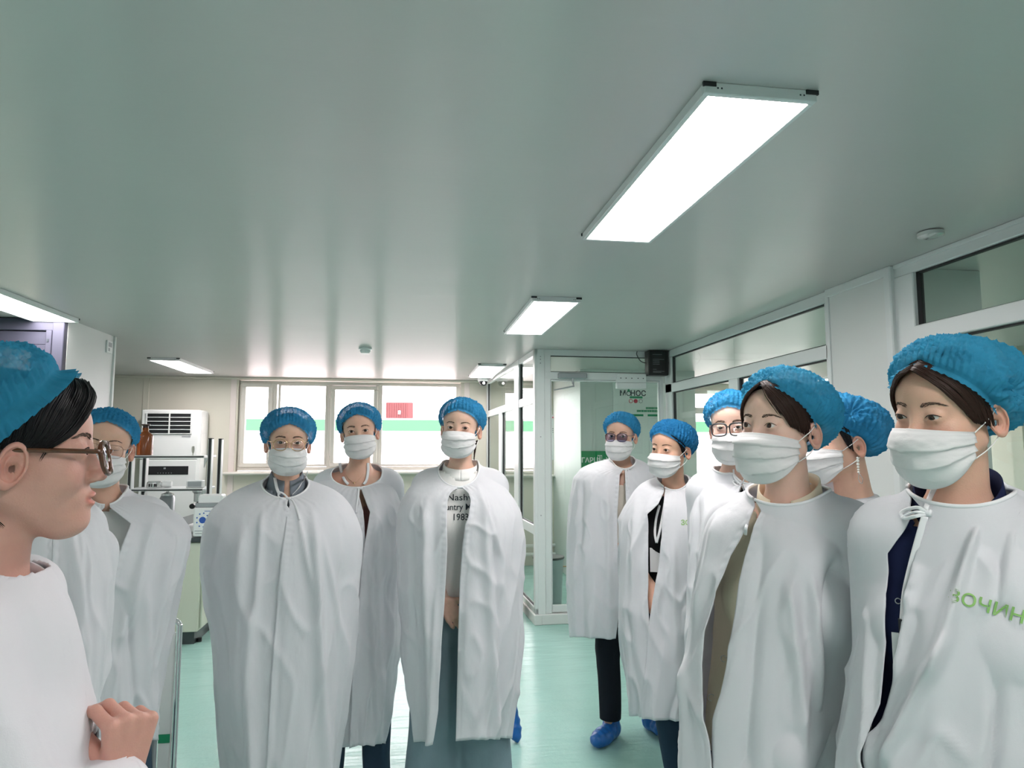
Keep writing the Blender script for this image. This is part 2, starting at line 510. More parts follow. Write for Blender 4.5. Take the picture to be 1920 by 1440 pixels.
def compact(V, F):
    used = np.zeros(len(V), bool); used[F.ravel()] = True
    m = np.cumsum(used) - 1
    return V[used], m[F]
def cut(V, F, keep):
    """keep = bool per vertex; faces fully kept stay"""
    F = F[keep[F].all(1)]
    return compact(V, F)
def smooth_mesh(V, F, it=2, lam=.5, fixed=None):
    E = np.vstack([F[:, [0, 1]], F[:, [1, 2]], F[:, [2, 3]], F[:, [3, 0]]])
    for _ in range(it):
        S = np.zeros_like(V); C = np.zeros(len(V))
        np.add.at(S, E[:, 0], V[E[:, 1]]); np.add.at(S, E[:, 1], V[E[:, 0]])
        np.add.at(C, E[:, 0], 1); np.add.at(C, E[:, 1], 1)
        W = V + lam * (S / np.maximum(C, 1)[:, None] - V)
        if fixed is not None: W[fixed] = V[fixed]
        V = W
    return V
def grad(fn, P, e=.002):
    P = P.astype(np.float32)
    g = np.stack([fn(P + np.array(v, np.float32)) - fn(P - np.array(v, np.float32)) for v in ((e, 0, 0), (0, e, 0), (0, 0, e))], -1)
    return g / (np.linalg.norm(g, axis=1)[:, None] + 1e-9)
def push_out(fn, P, clear, it=3):
    P = P.copy()
    for _ in range(it):
        d = fn(P.astype(np.float32)); m = d < clear if np.isscalar(clear) else d < clear
        if not m.any(): break
        c = clear if np.isscalar(clear) else clear[m]
        P[m] += grad(fn, P[m]) * (c - d[m])[:, None]
    return P
# ------------------------------------------------------------------ people
def Rz(a): c, s = math.cos(a), math.sin(a); return np.array([[c, -s, 0], [s, c, 0], [0, 0, 1.0]])
def Rx(a): c, s = math.cos(a), math.sin(a); return np.array([[1.0, 0, 0], [0, c, -s], [0, s, c]])
def Ry(a): c, s = math.cos(a), math.sin(a); return np.array([[c, 0, s], [0, 1.0, 0], [-s, 0, c]])

def hand_caps(W, dr, nr, thumb, curl=(.5, .6, .5), tf=0.0, sc=1.0):
    """capsules of one hand: W wrist, dr towards the fingers, nr out of the back of the hand, thumb = side (+1/-1)"""
    W = np.array(W, float); dr = np.array(dr, float); dr /= np.linalg.norm(dr)
    nr = np.array(nr, float); nr -= dr * (nr @ dr); nr /= np.linalg.norm(nr)
    sd = np.cross(dr, nr) * thumb
    out = []
    L = [(.036, .024, .019), (.040, .027, .020), (.037, .025, .020), (.029, .019, .018)]
    for i in range(4):
        o = (1.5 - i) * .0195
        base = W + (dr * (.088 - .004 * abs(i - 1)) + sd * o) * sc
        out.append((W + sd * o * .45 * sc + dr * .008, base, .0135 * sc, .0105 * sc, .010))
        p = base; dd = dr.copy(); nn = nr.copy(); fan = sd * (1.5 - i) * .05
        ax = np.cross(dr, nr)
        for k in range(3):
            a = curl[k] * (1 + .08 * (i - 1))
            dd, nn = dd * math.cos(a) - nn * math.sin(a), nn * math.cos(a) + dd * math.sin(a)
            q = p + (dd + fan * (k == 0)) * L[i][k] * sc
            out.append((p, q, (.0092 - .0008 * k - .0006 * (i == 3)) * sc, (.0086 - .0009 * k - .0006 * (i == 3)) * sc, .003))
            p = q
    p = W + (dr * .022 + sd * .022) * sc
    for k, (l, r1, r2, s1, n1) in enumerate([(.042, .0150, .0115, .95, -.25), (.030, .0110, .0098, .55, -.5), (.024, .0098, .0078, .2, -.7)]):
        v = dr * .75 + sd * s1 * (1 - tf) + nr * (n1 * curl[0] - tf * (.55 + .4 * k)); v /= np.linalg.norm(v)
        q = p + v * l * sc
        out.append((p, q, r1 * sc, r2 * sc, .008 if k == 0 else .003)); p = q
    return out

class Person:
    def __init__(s, name_label, eye, d, yaw=0, pitch=0, roll=0, body=None, scale=1.0, skin='skin_a', eyes=1.0, mouth=0,
                 arms='clasp', res=.0026, elbow=.17, low=-.25, hbx=.12, lean=.035, group=None, gaze=(0, 0), shoulder=.145, neckw=1.0, hips=0.0, eary=0.0):
        s.E = at(*eye, d); s.d = d
        r0 = math.atan2(-s.E[0], s.E[1])
        s.rh = r0 + math.radians(yaw); s.rb = r0 + math.radians(yaw if body is None else body)
        s.R = Rz(s.rh) @ Rx(math.radians(pitch)) @ Ry(math.radians(roll))
        s.O = s.E - s.R @ np.array([0, -.085 * scale, 0])
        s.hips = hips; s.h = dict(scale=scale, eye=eyes, mouth=mouth, eary=eary); s.scale = scale
        fwd = np.array([math.sin(s.rb), -math.cos(s.rb), 0])
        nb = s.O - fwd * lean; s.nz = s.O[2] - .170 * scale
        s.base = np.array([nb[0], nb[1], 0.0]); s.B = Rz(s.rb)
        s.ntop = s.O + s.R @ np.array([0, .020, -.055]) * scale
        s.root = empty('person', s.base, s.rb, name_label, 'person', group)
        s.skin = MATS[skin]; s.eyes = eyes; s.res = res; s.low = low; s.hbx = hbx; s.gaze = gaze; s.neckw = neckw
        n = s.nz
        s.legs = [((k * .085 + hips, .01, n - .64), (k * .095 + hips, -.005, .46), (k * .105 + hips, .025, .085)) for k in (-1, 1)]
        sh = shoulder
        s.armp = []; s.hands = []
        if arms == 'clasp':
            for k in (-1, 1):
                s.armp.append([(k * sh, .015, n - .085), (k * elbow, .03, n - .34), (k * .055, -.150, n - .43)])
                W = np.array((k * .055, -.150, n - .43))
                s.hands.append((W, (-k * .75, -.35, -.55), (k * .2, -.9 if k > 0 else -.5, .35), 1 if k > 0 else -1))
        elif arms == 'low':
            for k in (-1, 1):
                s.armp.append([(k * sh, .015, n - .085), (k * elbow + hips * .8, .03, n - .34), (k * .07 + hips, -.125, n - .53)])
                W = np.array((k * .07 + hips, -.125, n - .53))
                s.hands.append((W, (-k * .6, -.2, -.75), (k * .2, -.9 if k > 0 else -.5, .35), 1 if k > 0 else -1))
        else:
            s.armp, s.hands = arms(s)
        s.hc = [c for h in s.hands for c in hand_caps(*h[:4], curl=(h[4] if len(h) > 4 else (.45, .6, .5)), tf=(h[5] if len(h) > 5 else 0))]
        s.parts_V = []
    # spaces
    def tb(s, P): return (P - s.base) @ s.B           # world -> body
    def fb(s, P): return np.asarray(P) @ s.B.T + s.base
    def th(s, P): return (P - s.O) @ s.R
    def fh(s, P): return np.asarray(P) @ s.R.T + s.O
    # fields in world space
    def f_head(s, P, noear=True):
        q = ((P - s.O.astype(P.dtype)) @ s.R.astype(P.dtype))
        return head_field(q, dict(s.h, noear=noear))
    def f_torso(s, q, arms=True, fat=0.0):
        n = s.nz
        d = ell(q, (0, .015, n - .20), (.150, .098, .20))
        d = smin(d, cap(q, (-.115, .015, n - .075), (.115, .015, n - .075), .048), .05)
        d = smin(d, ell(q, (s.hips * .5, .005, n - .42), (.125, .090, .17)), .05)
        for k in (-1, 1):
            d = smin(d, ell(q, (k * .065, -.058, n - .235), (.055, .040, .055)), .04)
        d = smin(d, ell(q, (s.hips, .018, n - .60), (.142, .104, .13)), .05)
        if arms:
            for a in s.armp:
                d = smin(d, cap(q, a[0], a[1], .046, .036), .03)
                d = smin(d, cap(q, a[1], a[2], .037, .0265), .012)
        return d - fat
    def f_neck(s, P):
        a = s.fb((0, .012, s.nz - .045))
        return cap(P, a, s.ntop, .052 * s.neckw, .046 * s.neckw)
    def f_body(s, P, noear=True, hands=True, legs=True, head=True):
        q = (P - s.base.astype(P.dtype)) @ s.B.astype(P.dtype)
        d = s.f_torso(q)
        d = smin(d, s.f_neck(P), .04)
        if legs:
            for l in s.legs:
                d = smin(d, cap(q, l[0], l[1], .082, .052), .03)
                d = smin(d, cap(q, l[1], l[2], .050, .034), .02)
        if hands:
            for (a, b, r1, r2, k) in s.hc: d = smin(d, cap(q, a, b, r1, r2), k)
        if head: d = smin(d, s.f_head(P, noear), .016)
        return d
    def build_body(s):
        sc = s.scale
        f = lambda P: s.f_body(P, noear=False, hands=False, legs=False)
        parts = []
        V, F = surface(f, (-s.hbx, -.128 * sc, s.low), (s.hbx, .120 * sc, .118 * sc), s.res, (s.R, s.O))
        V = smooth_mesh(V, F, 1, .35)
        hl = s.th(V)
        bl = np.zeros(len(V)); x, y, z = hl.T / sc
        lips = smoothstep(1.0, .75, np.sqrt((x / .024) ** 2 + ((z + .0672) / .0125) ** 2)) * (y < -.07)
        bl = np.maximum(bl, lips * .75)
        bl = np.maximum(bl, .30 * smoothstep(.070, .082, np.abs(x)) * (y > -.02))
        bl = np.maximum(bl, .22 * smoothstep(1, .3, np.sqrt(x ** 2 + (y + .106) ** 2 + (z + .038) ** 2) / .02))
        bl = np.maximum(bl, .16 * smoothstep(1, .2, np.sqrt((np.abs(x) - .04) ** 2 + (z + .032) ** 2) / .03) * (y < -.03))
        parts.append((V, F, bl))
        # trunk, arms and legs
        g = lambda q: s.f_body((q @ s.B.T.astype(np.float32) + s.base.astype(np.float32)), hands=False, head=False)
        ex = max(abs(p[0]) for a in s.armp for p in a) + .07
        ey = min(min(p[1] for a in s.armp for p in a) - .06, -.15)
        V, F = surface(g, (-ex, ey, .03), (ex, .17, s.nz + .03), .013, None)
        V = s.fb(V); h = s.th(V)
        ins = (np.abs(h[:, 0]) < s.hbx - .022) & (h[:, 1] > -.128 * sc + .022) & (h[:, 1] < .12 * sc - .022) & (h[:, 2] > s.low + .022)
        q = s.tb(V)
        if s.hands:
            H = [np.array([c[0] for c in s.hc] + [c[1] for c in s.hc])]
            lo, hi = H[0].min(0) - .028, H[0].max(0) + .028
            ih = ((q > lo + .022) & (q < hi - .022)).all(1)
            W2, F2 = surface(lambda p: s.f_body((p @ s.B.T.astype(np.float32) + s.base.astype(np.float32)), head=False, legs=False), lo, hi, getattr(s, 'hres', .0038), None)
            W2 = smooth_mesh(W2, F2, 1, .3)
            parts.append((s.fb(W2), F2, np.full(len(W2), .12)))
        else: ih = np.zeros(len(V), bool)
        V, F = cut(V, F, ~(ins | ih))
        parts.append((V, F, np.zeros(len(V))))
        n = 0; VV = []; FF = []; BB = []
        for v, f_, b in parts: VV.append(v); FF.append(f_ + n); BB.append(b); n += len(v)
        o = link('body', np.vstack(VV), np.vstack(FF), s.skin, s.root)
        a = o.data.attributes.new('blush', 'FLOAT', 'POINT'); a.data.foreach_set('value', np.concatenate(BB).astype(np.float32))
        return o
    # march on to the head surface
    def on_head(s, c, D, clear=0.0, r0=.24, it=16, noear=True):
        """from outside towards head-space point(s) c along -D; returns radius"""
        D = np.asarray(D, float); c = np.asarray(c, float); r = np.full(len(D), r0 * s.scale)
        h = dict(s.h, noear=noear)
        for _ in range(it):
            r = r - (head_field((c + D * r[:, None]).astype(np.float32), h) - clear)
        return r
    def face_y(s, x, z, clear=.0005):
        x = np.atleast_1d(x).astype(float); z = np.atleast_1d(z).astype(float)
        c = np.stack([x, np.zeros_like(x), z], -1)
        r = s.on_head(c, np.tile([0, -1.0, 0], (len(x), 1)), clear)
        return np.stack([x, -r, z], -1)
    # --- face details
    def build_eyes(s, iris='iris_brown'):
        if s.eyes <= 0: return
        for k in (-1, 1):
            c = np.array((k * .031, -.0728, -.0005)) * s.scale; r = .0128 * s.scale
            g = np.array([math.sin(math.radians(s.gaze[0])), -math.cos(math.radians(s.gaze[0])), math.sin(math.radians(s.gaze[1]))]); g /= np.linalg.norm(g)
            u = np.cross(g, (0, 0, 1.0)); u /= np.linalg.norm(u); w = np.cross(u, g)
            th = [0, .12, .22, .23, .40, .54, .56, .8, 1.1, 1.5, 2.0, 2.6, 3.1415]; n = 28
            V = []; F = []; MI = []
            for j, t in enumerate(th):
                for i in range(n):
                    a = 2 * math.pi * i / n
                    rr = r * (1.03 if t < .5 else 1.0)
                    V.append(c + g * math.cos(t) * rr + (u * math.cos(a) + w * math.sin(a)) * math.sin(t) * r)
            for j in range(len(th) - 1):
                for i in range(n):
                    F.append((j * n + i, j * n + (i + 1) % n, (j + 1) * n + (i + 1) % n, (j + 1) * n + i))
                    MI.append(2 if th[j] < .22 else (1 if th[j] < .54 else 0))
            o = link('eye', s.fh(np.array(V)), F, [MATS['sclera'], MATS[iris], MATS['pupil']], s.root)
            o.data.polygons.foreach_set('material_index', MI)
    def build_brows(s, m='hair_brow', thick=1.0, z0=.0185, arch=.005, w=.034, dens=90):
        rnd = random.Random(5)
        for k in (-1, 1):
            V = []; F = []
            for i in range(dens):
                t = i / dens
                x = .013 + w * t; z = z0 + arch * math.sin(t * 2.2) - .004 * max(0, t - .7) / .3
                hh = .0052 * thick * (1 - .75 * t) * (.6 + .4 * min(1, t * 6))
                zz = z + rnd.uniform(-hh, hh) * .7
                dx, dz = .0055 * (.5 + .5 * t), .0030 * (1 - 1.5 * t)
                P = s.face_y([k * x * s.scale, k * (x + dx * .5) * s.scale, k * (x + dx) * s.scale], [(zz) * s.scale, (zz + dz * .6) * s.scale, (zz + dz) * s.scale], .0006)
                v, f = tube_mesh(P, [.00045, .00040, .0001], 4)
                n = len(V); V += v; F += [tuple(q + n for q in ff) for ff in f]
            link('eyebrow', s.fh(np.array(V)), F, MATS[m], s.root)
    def build_lashes(s, w=1.0):
        for k in (-1, 1):
            X = np.linspace(-.0138, .0142, 15)
            op = max(s.eyes, .0)
            zt = .0058 * max(op, .0) * np.sqrt(np.clip(1 - (X / .0150) ** 2, 0, 1)) - 12.6 * X * X * (1 if op > 0 else .3)
            if op <= 0: zt = zt - .004
            a = math.radians(6) * k
            x = .0312 * k + X * math.cos(a); 
            if k < 0: x = -.0312 + X * math.cos(a)
            z = -.001 - .0025 * (1 - op) + zt + X * math.sin(a) + .0006
            P = s.face_y(x * s.scale, z * s.scale, .0004)
            r = .0008 * w * s.scale * (1 - .6 * np.abs(np.linspace(-1, 1, 15)) ** 2)
            v, f = tube_mesh(P, r, 5)
            link('eyelash_line', s.fh(np.array(v)), f, MATS['lash'], s.root)
    # --- cap and hair on a tilted pole
    def pole(s, tau, c=(0, .020, .028)):
        t = math.radians(tau); return np.array(c), np.array([0, math.sin(t), math.cos(t)]), np.array([0, -math.cos(t), math.sin(t)])
    def build_cap(s, tau=26, front=96, side=100, back=116, puff=.022, puffb=.034, m='cap_blue', seed=1, knot=None, flare=1.0, n=52, under=.008, top=0.0, pinc=.0045):
        c, a, f = s.pole(tau); nu, nv = 240, 72
        ph = np.linspace(0, 2 * math.pi, nu, endpoint=False)
        tm = np.radians(np.interp(np.abs(((ph + math.pi) % (2 * math.pi)) - math.pi), np.radians([0, 45, 90, 135, 180]), [front, (front + side) / 2, side, (side + back) / 2 + 3, back]))
        v = np.linspace(0, 1, nv) ** .85
        TH = tm[:, None] * v[None, :]; PH = np.repeat(ph[:, None], nv, 1)
        D = a * np.cos(TH)[..., None] + np.sin(TH)[..., None] * (np.array([1.0, 0, 0]) * np.sin(PH)[..., None] + f * np.cos(PH)[..., None])
        Df = D.reshape(-1, 3)
        r = s.on_head(c * s.scale, Df, 0.0).reshape(nu, nv)
        r = np.maximum(r, .05)
        V1 = v[None, :]
        wb = .5 - .5 * np.cos(PH)             # 0 front, 1 back
        pf = (puff + (puffb - puff) * wb) * np.sin(np.pi * np.clip(V1, 0, 1) ** 1.25 * .97) ** .8 * 1.0 + .35 * puff * (1 - V1) ** .5 + top * (1 - V1)
        pl = (smoothstep(.35, .97, V1)) * .0028 * np.cos(n * PH + 2.5 * vnoise(np.stack([PH * 3, V1 * 2 + 0 * PH, 0 * PH], -1), seed))
        Q = Df.reshape(nu, nv, 3) * 9
        wr = .0050 * (1 - np.abs(vnoise(Q * 1.5, seed))) ** 3 + .0036 * (1 - np.abs(vnoise(Q * 2.9 + 3, seed + 3))) ** 3 + .0018 * (1 - np.abs(vnoise(Q * 6, seed + 4))) ** 2 - .003
        wr = wr * (1 - smoothstep(.85, 1, V1)) * (.3 + .7 * smoothstep(.1, .4, V1))
        if knot:     # folds running together into a twist
            kph, kv, ka = knot
            dx = ((PH - math.radians(kph) + math.pi) % (2 * math.pi) - math.pi) * np.sin(TH) ; dy = TH - tm[:, None] * kv
            rr = np.sqrt(dx ** 2 + dy ** 2); an = np.arctan2(dy, dx)
            kk = np.exp(-rr / .55)
            wr = wr + ka * kk * (.0042 * np.cos(13 * an + 2 * vnoise(Q * .6, seed + 8))) * smoothstep(.02, .12, rr)
            pf = pf * (1 - .75 * np.exp(-(rr / .22) ** 2)) + .004 * np.exp(-(rr / .07) ** 2)
        r = r + (under + pf + pl + wr) * s.scale
        P = c * s.scale + Df.reshape(nu, nv, 3) * r[..., None]
        # elastic band and the little ruffle beyond it
        rows = []
        last = P[:, -1]; prev = P[:, -4]; t = last - prev; t /= np.linalg.norm(t, axis=1)[:, None] + 1e-9
        o = last - c * s.scale; o /= np.linalg.norm(o, axis=1)[:, None]
        pin = c * s.scale + D[:, -1] * (r[:, -1] * 0 + s.on_head(c * s.scale, D[:, -1], pinc))[:, None]
        tt = t + 0 * o; tt = -np.cross(np.cross(o, t), o) * -1; tt /= np.linalg.norm(tt, axis=1)[:, None] + 1e-9
        for j, (dt, do, amp) in enumerate([(.002, .0, 0), (.005, .0005, .0004), (.008, .0022, .0012), (.012, .0042, .0024)]):
            w = amp * np.cos(n * 1.0 * ph + 1.3) + amp * .6 * np.cos(n * .61 * ph)
            rows.append(pin + tt * dt * flare * s.scale + o * (do + w)[:, None] * flare * s.scale)
        P = np.concatenate([P[:, :-2], pin[:, None]] + [q[:, None] for q in rows], 1)
        nv2 = P.shape[1]
        o_ = link('bouffant_cap', s.fh(P.reshape(-1, 3)), grid_faces(nu, nv2, True)[:, ::-1], MATS[m], s.root)
        return o_
    def hair_shell(s, lim, tau=26, thick=.007, seed=2):
        """lim: hairline polar angle at 0,30,60,90,135,180 degrees round the pole"""
        c, a, f = s.pole(tau); nu, nv = 200, 50
        ph = np.linspace(0, 2 * math.pi, nu, endpoint=False)
        tm = np.radians(np.interp(np.abs(((ph + math.pi) % (2 * math.pi)) - math.pi), np.radians([0, 30, 60, 90, 135, 180]), lim))
        v = np.linspace(0, 1, nv); TH = tm[:, None] * v[None, :]; PH = np.repeat(ph[:, None], nv, 1)
        D = a * np.cos(TH)[..., None] + np.sin(TH)[..., None] * (np.array([1.0, 0, 0]) * np.sin(PH)[..., None] + f * np.cos(PH)[..., None])
        r = s.on_head(c * s.scale, D.reshape(-1, 3)).reshape(nu, nv)
        st = .0010 * np.sin(PH * 75 + 5 * vnoise(np.stack([PH * 4, TH * 2, 0 * TH], -1), seed)) + .0008 * vnoise(np.stack([PH * 30, TH * 3, 0 * TH], -1), seed)
        r = r + (thick * np.sqrt(np.clip(1 - v ** 7, 0, 1)) - .0012 + st * (1 - v ** 4))[...] * s.scale
        P = c * s.scale + D * r[..., None]
        return P.reshape(-1, 3), grid_faces(nu, nv, True)[:, ::-1]
    def strands(s, A, B, n=70, r=.0011, clear=.003, jit=.002, seed=1, lift=.004):
        """strands between two guide paths given in head space"""
        rnd = np.random.RandomState(seed)
        A = spline(np.array(A) * s.scale, 16); B = spline(np.array(B) * s.scale, 16)
        V = []; F = []
        T = np.sort(rnd.rand(n))
        P = np.stack([A * (1 - t) + B * t for t in T])           # n,16,3
        P += rnd.randn(n, 1, 3) * jit * .5 + rnd.randn(n, 16, 3) * .0003
        Q = P.reshape(-1, 3)
        h = dict(s.h, noear=True)
        fn = lambda X: head_field(X, h)
        cl = np.repeat(clear + rnd.rand(n) * lift, 16).reshape(n, 16) * np.linspace(1.0, .6, 16)
        Q = push_out(fn, Q, cl.ravel(), 3).reshape(n, 16, 3)
        for i in range(n):
            rr = r * (.7 + .6 * rnd.rand()) * np.array([.6] + [1] * 9 + [1, .95, .85, .7, .45, .15])
            v, f = tube_mesh(Q[i], rr, 5)
            k = len(V); V += v; F += [tuple(q + k for q in ff) for ff in f]
        return np.array(V), F
    def build_hair(s, lim=(92, 92, 98, 104, 118, 124), m='hair_dark', extra=(), tau=26, thick=.007):
        V, F = s.hair_shell(lim, tau, thick); V = list(map(tuple, V)); F = [tuple(f) for f in F]
        for (v, f) in extra:
            n = len(V); V += list(map(tuple, v)); F += [tuple(q + n for q in ff) for ff in f]
        return link('hair', s.fh(np.array(V)), F, MATS[m], s.root)
    # --- face mask
    def build_mask(s, seed=1, side=.066, ys=-.030, zt=-.013, zb=-.126, drop=0.0, loops=True, low_side=-.082, m='mask_white', pleat=1.0):
        nu, nv = 75, 49
        u = np.linspace(-1, 1, nu); v = np.linspace(0, 1, nv)
        cy = np.interp(v, [0, .2, .45, .7, .88, 1], [-.103, -.119, -.119, -.109, -.096, -.076])
        cz = np.interp(v, [0, .2, .45, .7, .88, 1], [zt, -.037, -.064, -.092, -.113, zb])
        k = np.array([1, 2, 3, 2, 1.]); k /= k.sum()
        sm = lambda x: np.convolve(np.pad(x, 2, mode='reflect', reflect_type='odd'), k, 'valid')
        for _ in range(4): cy = sm(cy); cz = sm(cz)
        U, V = np.meshgrid(u, v, indexing='ij'); w = np.abs(U)
        zs = zt - .012 + (low_side - zt + .012) * V
        x = side * np.sin(w * math.pi / 2 * .97) ** .92 * np.sign(U)
        cc = np.cos(w * math.pi / 2) 
        y = ys + (cy[None, :] - ys) * cc ** .72
        z = zs + (cz[None, :] - zs) * cc ** .9 - drop
        y = y - .004 * smoothstep(.6, 1, V) * w
        P = np.stack([x, y, z], -1).reshape(-1, 3) * s.scale
        h = dict(s.h, noear=True)
        P = push_out(lambda X: head_field(X, h), P, .0035, 3)
        P = P.reshape(nu, nv, 3)
        for _ in range(3):
            Q = P.copy(); Q[1:-1, 1:-1] = (P[:-2, 1:-1] + P[2:, 1:-1] + P[1:-1, :-2] + P[1:-1, 2:]) / 4; P = Q
        P = push_out(lambda X: head_field(X, h), P.reshape(-1, 3), .003, 2).reshape(nu, nv, 3)
        du = np.gradient(P, axis=0); dv = np.gradient(P, axis=1); N = np.cross(du, dv); N /= np.linalg.norm(N, axis=-1)[..., None] + 1e-9
        if N[nu // 2, nv // 2, 1] > 0: N = -N
        rs = np.random.RandomState(seed); ph = rs.rand() * .3
        q = V * 3.4 - ph + .10 * np.sin(U * 2.2 + rs.rand() * 6) + .08 * vnoise(np.stack([U * 1.7, V * 2, 0 * U], -1), seed)
        saw = q - np.floor(q)
        fade = smoothstep(.10, .2, V) * smoothstep(1, .88, V) * (1 - .25 * w)
        disp = .0062 * pleat * saw ** 1.6 * fade - .0008 * smoothstep(0, .03, V) * smoothstep(.09, .05, V)
        disp += .0022 * vnoise(np.stack([U * 2.5, V * 5, 0 * U], -1), seed + 1) * fade + .0010 * vnoise(np.stack([U * 7, V * 12, 0 * U], -1), seed + 2) * fade
        disp += .0016 * (1 - np.abs(vnoise(np.stack([U * 3 + V * 2, V * 6 - U * 2, 0 * U], -1), seed + 5))) * fade * smoothstep(.3, .8, w)
        P = P + N * disp[..., None] * s.scale
        o = link('face_mask', s.fh(P.reshape(-1, 3)), grid_faces(nu, nv), MATS[m], s.root)
        md = o.modifiers.new('thick', 'SOLIDIFY'); md.thickness = .0012; md.offset = 0
        if loops:
            for k in (0, -1):
                sg = np.sign(U[k, 0])
                a = P[k, 2]; b = P[k, -3]
                e1 = np.array((sg * .0800, .020, .006)) * s.scale; e2 = np.array((sg * .0775, .016, -.046)) * s.scale; e3 = np.array((sg * .081, .032, -.018)) * s.scale
                pts = spline([a, a * .5 + e1 * .5 + np.array((sg * .004, 0, .002)), e1, e3, e2, b * .5 + e2 * .5 + np.array((sg * .004, 0, -.001)), b], 44)
                pts = push_out(lambda X: head_field(X, h), pts, .0016, 2)
                vv, ff = tube_mesh(pts, .0011 * s.scale, 6)
                link('ear_loop', s.fh(np.array(vv)), ff, MATS['loop_white'], o)
        s.maskP = P
        return o
    # --- glasses
    def build_glasses(s, fm, lm, hw=.0255, hh=.0200, ex=2.6, r=.0011, cx=.0325, cz=-.005, y=-.111, bridge=.0, taper=0.0, label=None, top=None, tilt=6):
        sc = s.scale
        root = MB(); n = 48
        lenses = []
        for k in (-1, 1):
            P = []
            for i in range(n + 1):
                t = 2 * math.pi * i / n
                cxx, szz = math.cos(t), math.sin(t)
                px = hw * np.sign(cxx) * abs(cxx) ** (2 / ex); pz = hh * np.sign(szz) * abs(szz) ** (2 / ex)
                px *= 1 + taper * pz / hh
                X = k * (cx + px * k * 1.0) if False else k * cx + px
                yy = y + .006 * ((abs(X)) / .06) ** 2 - math.tan(math.radians(tilt)) * pz * -1
                P.append((X, yy, cz + pz))
            P = np.array(P) * sc
            rr = np.full(n + 1, r)
            if top:
                rr = np.where(P[:, 2] > cz * sc + .3 * hh * sc, top, r)
            v, f = tube_mesh(s.fh(P), rr, 8, cap=False); root.add(v, f, True)
            lenses.append(P[:-1])
        bz = cz + .3 * hh
        B = spline(np.array([(-cx + hw, y + .001, bz), (-.004, y - .002, bz + .003), (.004, y - .002, bz + .003), (cx - hw, y + .001, bz)]) * sc, 12)
        v, f = tube_mesh(s.fh(B), max(r, .0012), 8); root.add(v, f, True)
        h = dict(s.h, noear=True)
        for k in (-1, 1):
            T = spline(np.array([(k * (cx + hw), y + .007, cz + .45 * hh), (k * .0665, y + .02, cz + .45 * hh), (k * .0735, -.045, .002), (k * .0785, .005, .002), (k * .080, .028, -.014)]) * sc, 22)
            T = push_out(lambda X: head_field(X, h), T, .0022, 2)
            v, f = tube_mesh(s.fh(T), max(r, .0010) * 1.0, 8); root.add(v, f, True)
        o = root.build('glasses', fm, s.root, label=label)
        for P in lenses:
            c = P.mean(0); m_ = len(P)
            V = [c + (p - c) * q + np.array((0, -.0016 * (1 - q * q), 0)) for q in (1.0, .66, .33) for p in P] + [c + np.array((0, -.0016, 0))]
            F = [(j * m_ + i, j * m_ + (i + 1) % m_, (j + 1) * m_ + (i + 1) % m_, (j + 1) * m_ + i) for j in range(2) for i in range(m_)]
            F += [(2 * m_ + i, 2 * m_ + (i + 1) % m_, 3 * m_) for i in range(m_)]
            lo_ = link('lens', s.fh(np.array(V)), F, lm, o)
            md = lo_.modifiers.new('thick', 'SOLIDIFY'); md.thickness = .0012
        return o
    # --- clothes
    def garment(s, name, m, fn, lo, hi, keep=None, step=.012, fold=.004, seed=1, it=2, label=None):
        """surface of fn (body space) cut by keep"""
        V, F = surface(fn, lo, hi, step, None)
        V = smooth_mesh(V, F, it, .5)
        if fold:
            g = grad(fn, V.astype(np.float32), .004)
            V = V + g * (fold * (vnoise(V * np.array([9, 9, 4]), seed) + .6 * vnoise(V * np.array([22, 22, 9]), seed + 1)))[:, None]
        if keep is not None: V, F = cut(V, F, keep(V))
        o = link(name, s.fb(V), F, m, s.root, label=label)
        md = o.modifiers.new('thick', 'SOLIDIFY'); md.thickness = .0025
        return o
    def shirt(s, m, name='shirt', fat=.012, neck=.085, vneck=0.0, sleeves=False, bottom=.62, fold=.004, step=.012, neckup=0.0, seed=1, label=None):
        n = s.nz
        def fn(q):
            d = s.f_torso(q, arms=sleeves) - fat
            return smin(d, cap(q, (0, .012, n - .045), (0, .005, n + .03), .064 * s.neckw, .056 * s.neckw), .04)
        def keep(V):
            rr = np.sqrt(V[:, 0] ** 2 + (V[:, 1] - .01) ** 2)
            zt = n - .01 + neckup - np.where(V[:, 1] < .01, (.035 + vneck) * smoothstep(neck, 0, np.abs(V[:, 0])) * np.clip((.01 - V[:, 1]) / .06, 0, 1), 0)
            k = (V[:, 2] < zt) & (V[:, 2] > n - bottom)
            k &= ~((rr < neck * .62) & (V[:, 2] > n - .03 + neckup))
            return k
        return s.garment(name, m, fn, (-.30, -.30, n - bottom - .03), (.30, .17, n + .06 + neckup), keep, step, fold, seed, label=label)
    def collar(s, m, z0, z1, r0, r1, gap=.25, tiltb=.02, name='collar', sx=1.0, dip=.03, c=(0, .012), thick=.003, parent=None, flop=0.0):
        """ring round the neck in body space, open in front by gap radians; flop folds it down"""
        n = 60; V = []; F = []; rows = [(0, 0), (.33, 0), (.66, 0), (1, 0)]
        if flop: rows += [(.92, .010), (.5, .018), (.1, .024)]
        a = np.linspace(gap, 2 * math.pi - gap, n)
        for t in a:
            fr = .5 + .5 * math.cos(t)
            for (v, o) in rows:
                r = r0 + (r1 - r0) * v + o
                z = z0 + (z1 - z0) * v - dip * fr ** 1.5 + tiltb * (1 - fr)
                V.append((c[0] + r * math.sin(t) * sx, c[1] - r * math.cos(t) * 1.0, z))
        o = link(name, s.fb(np.array(V)), grid_faces(n, len(rows)), m, parent or s.root)
        md = o.modifiers.new('thick', 'SOLIDIFY'); md.thickness = thick
        return o
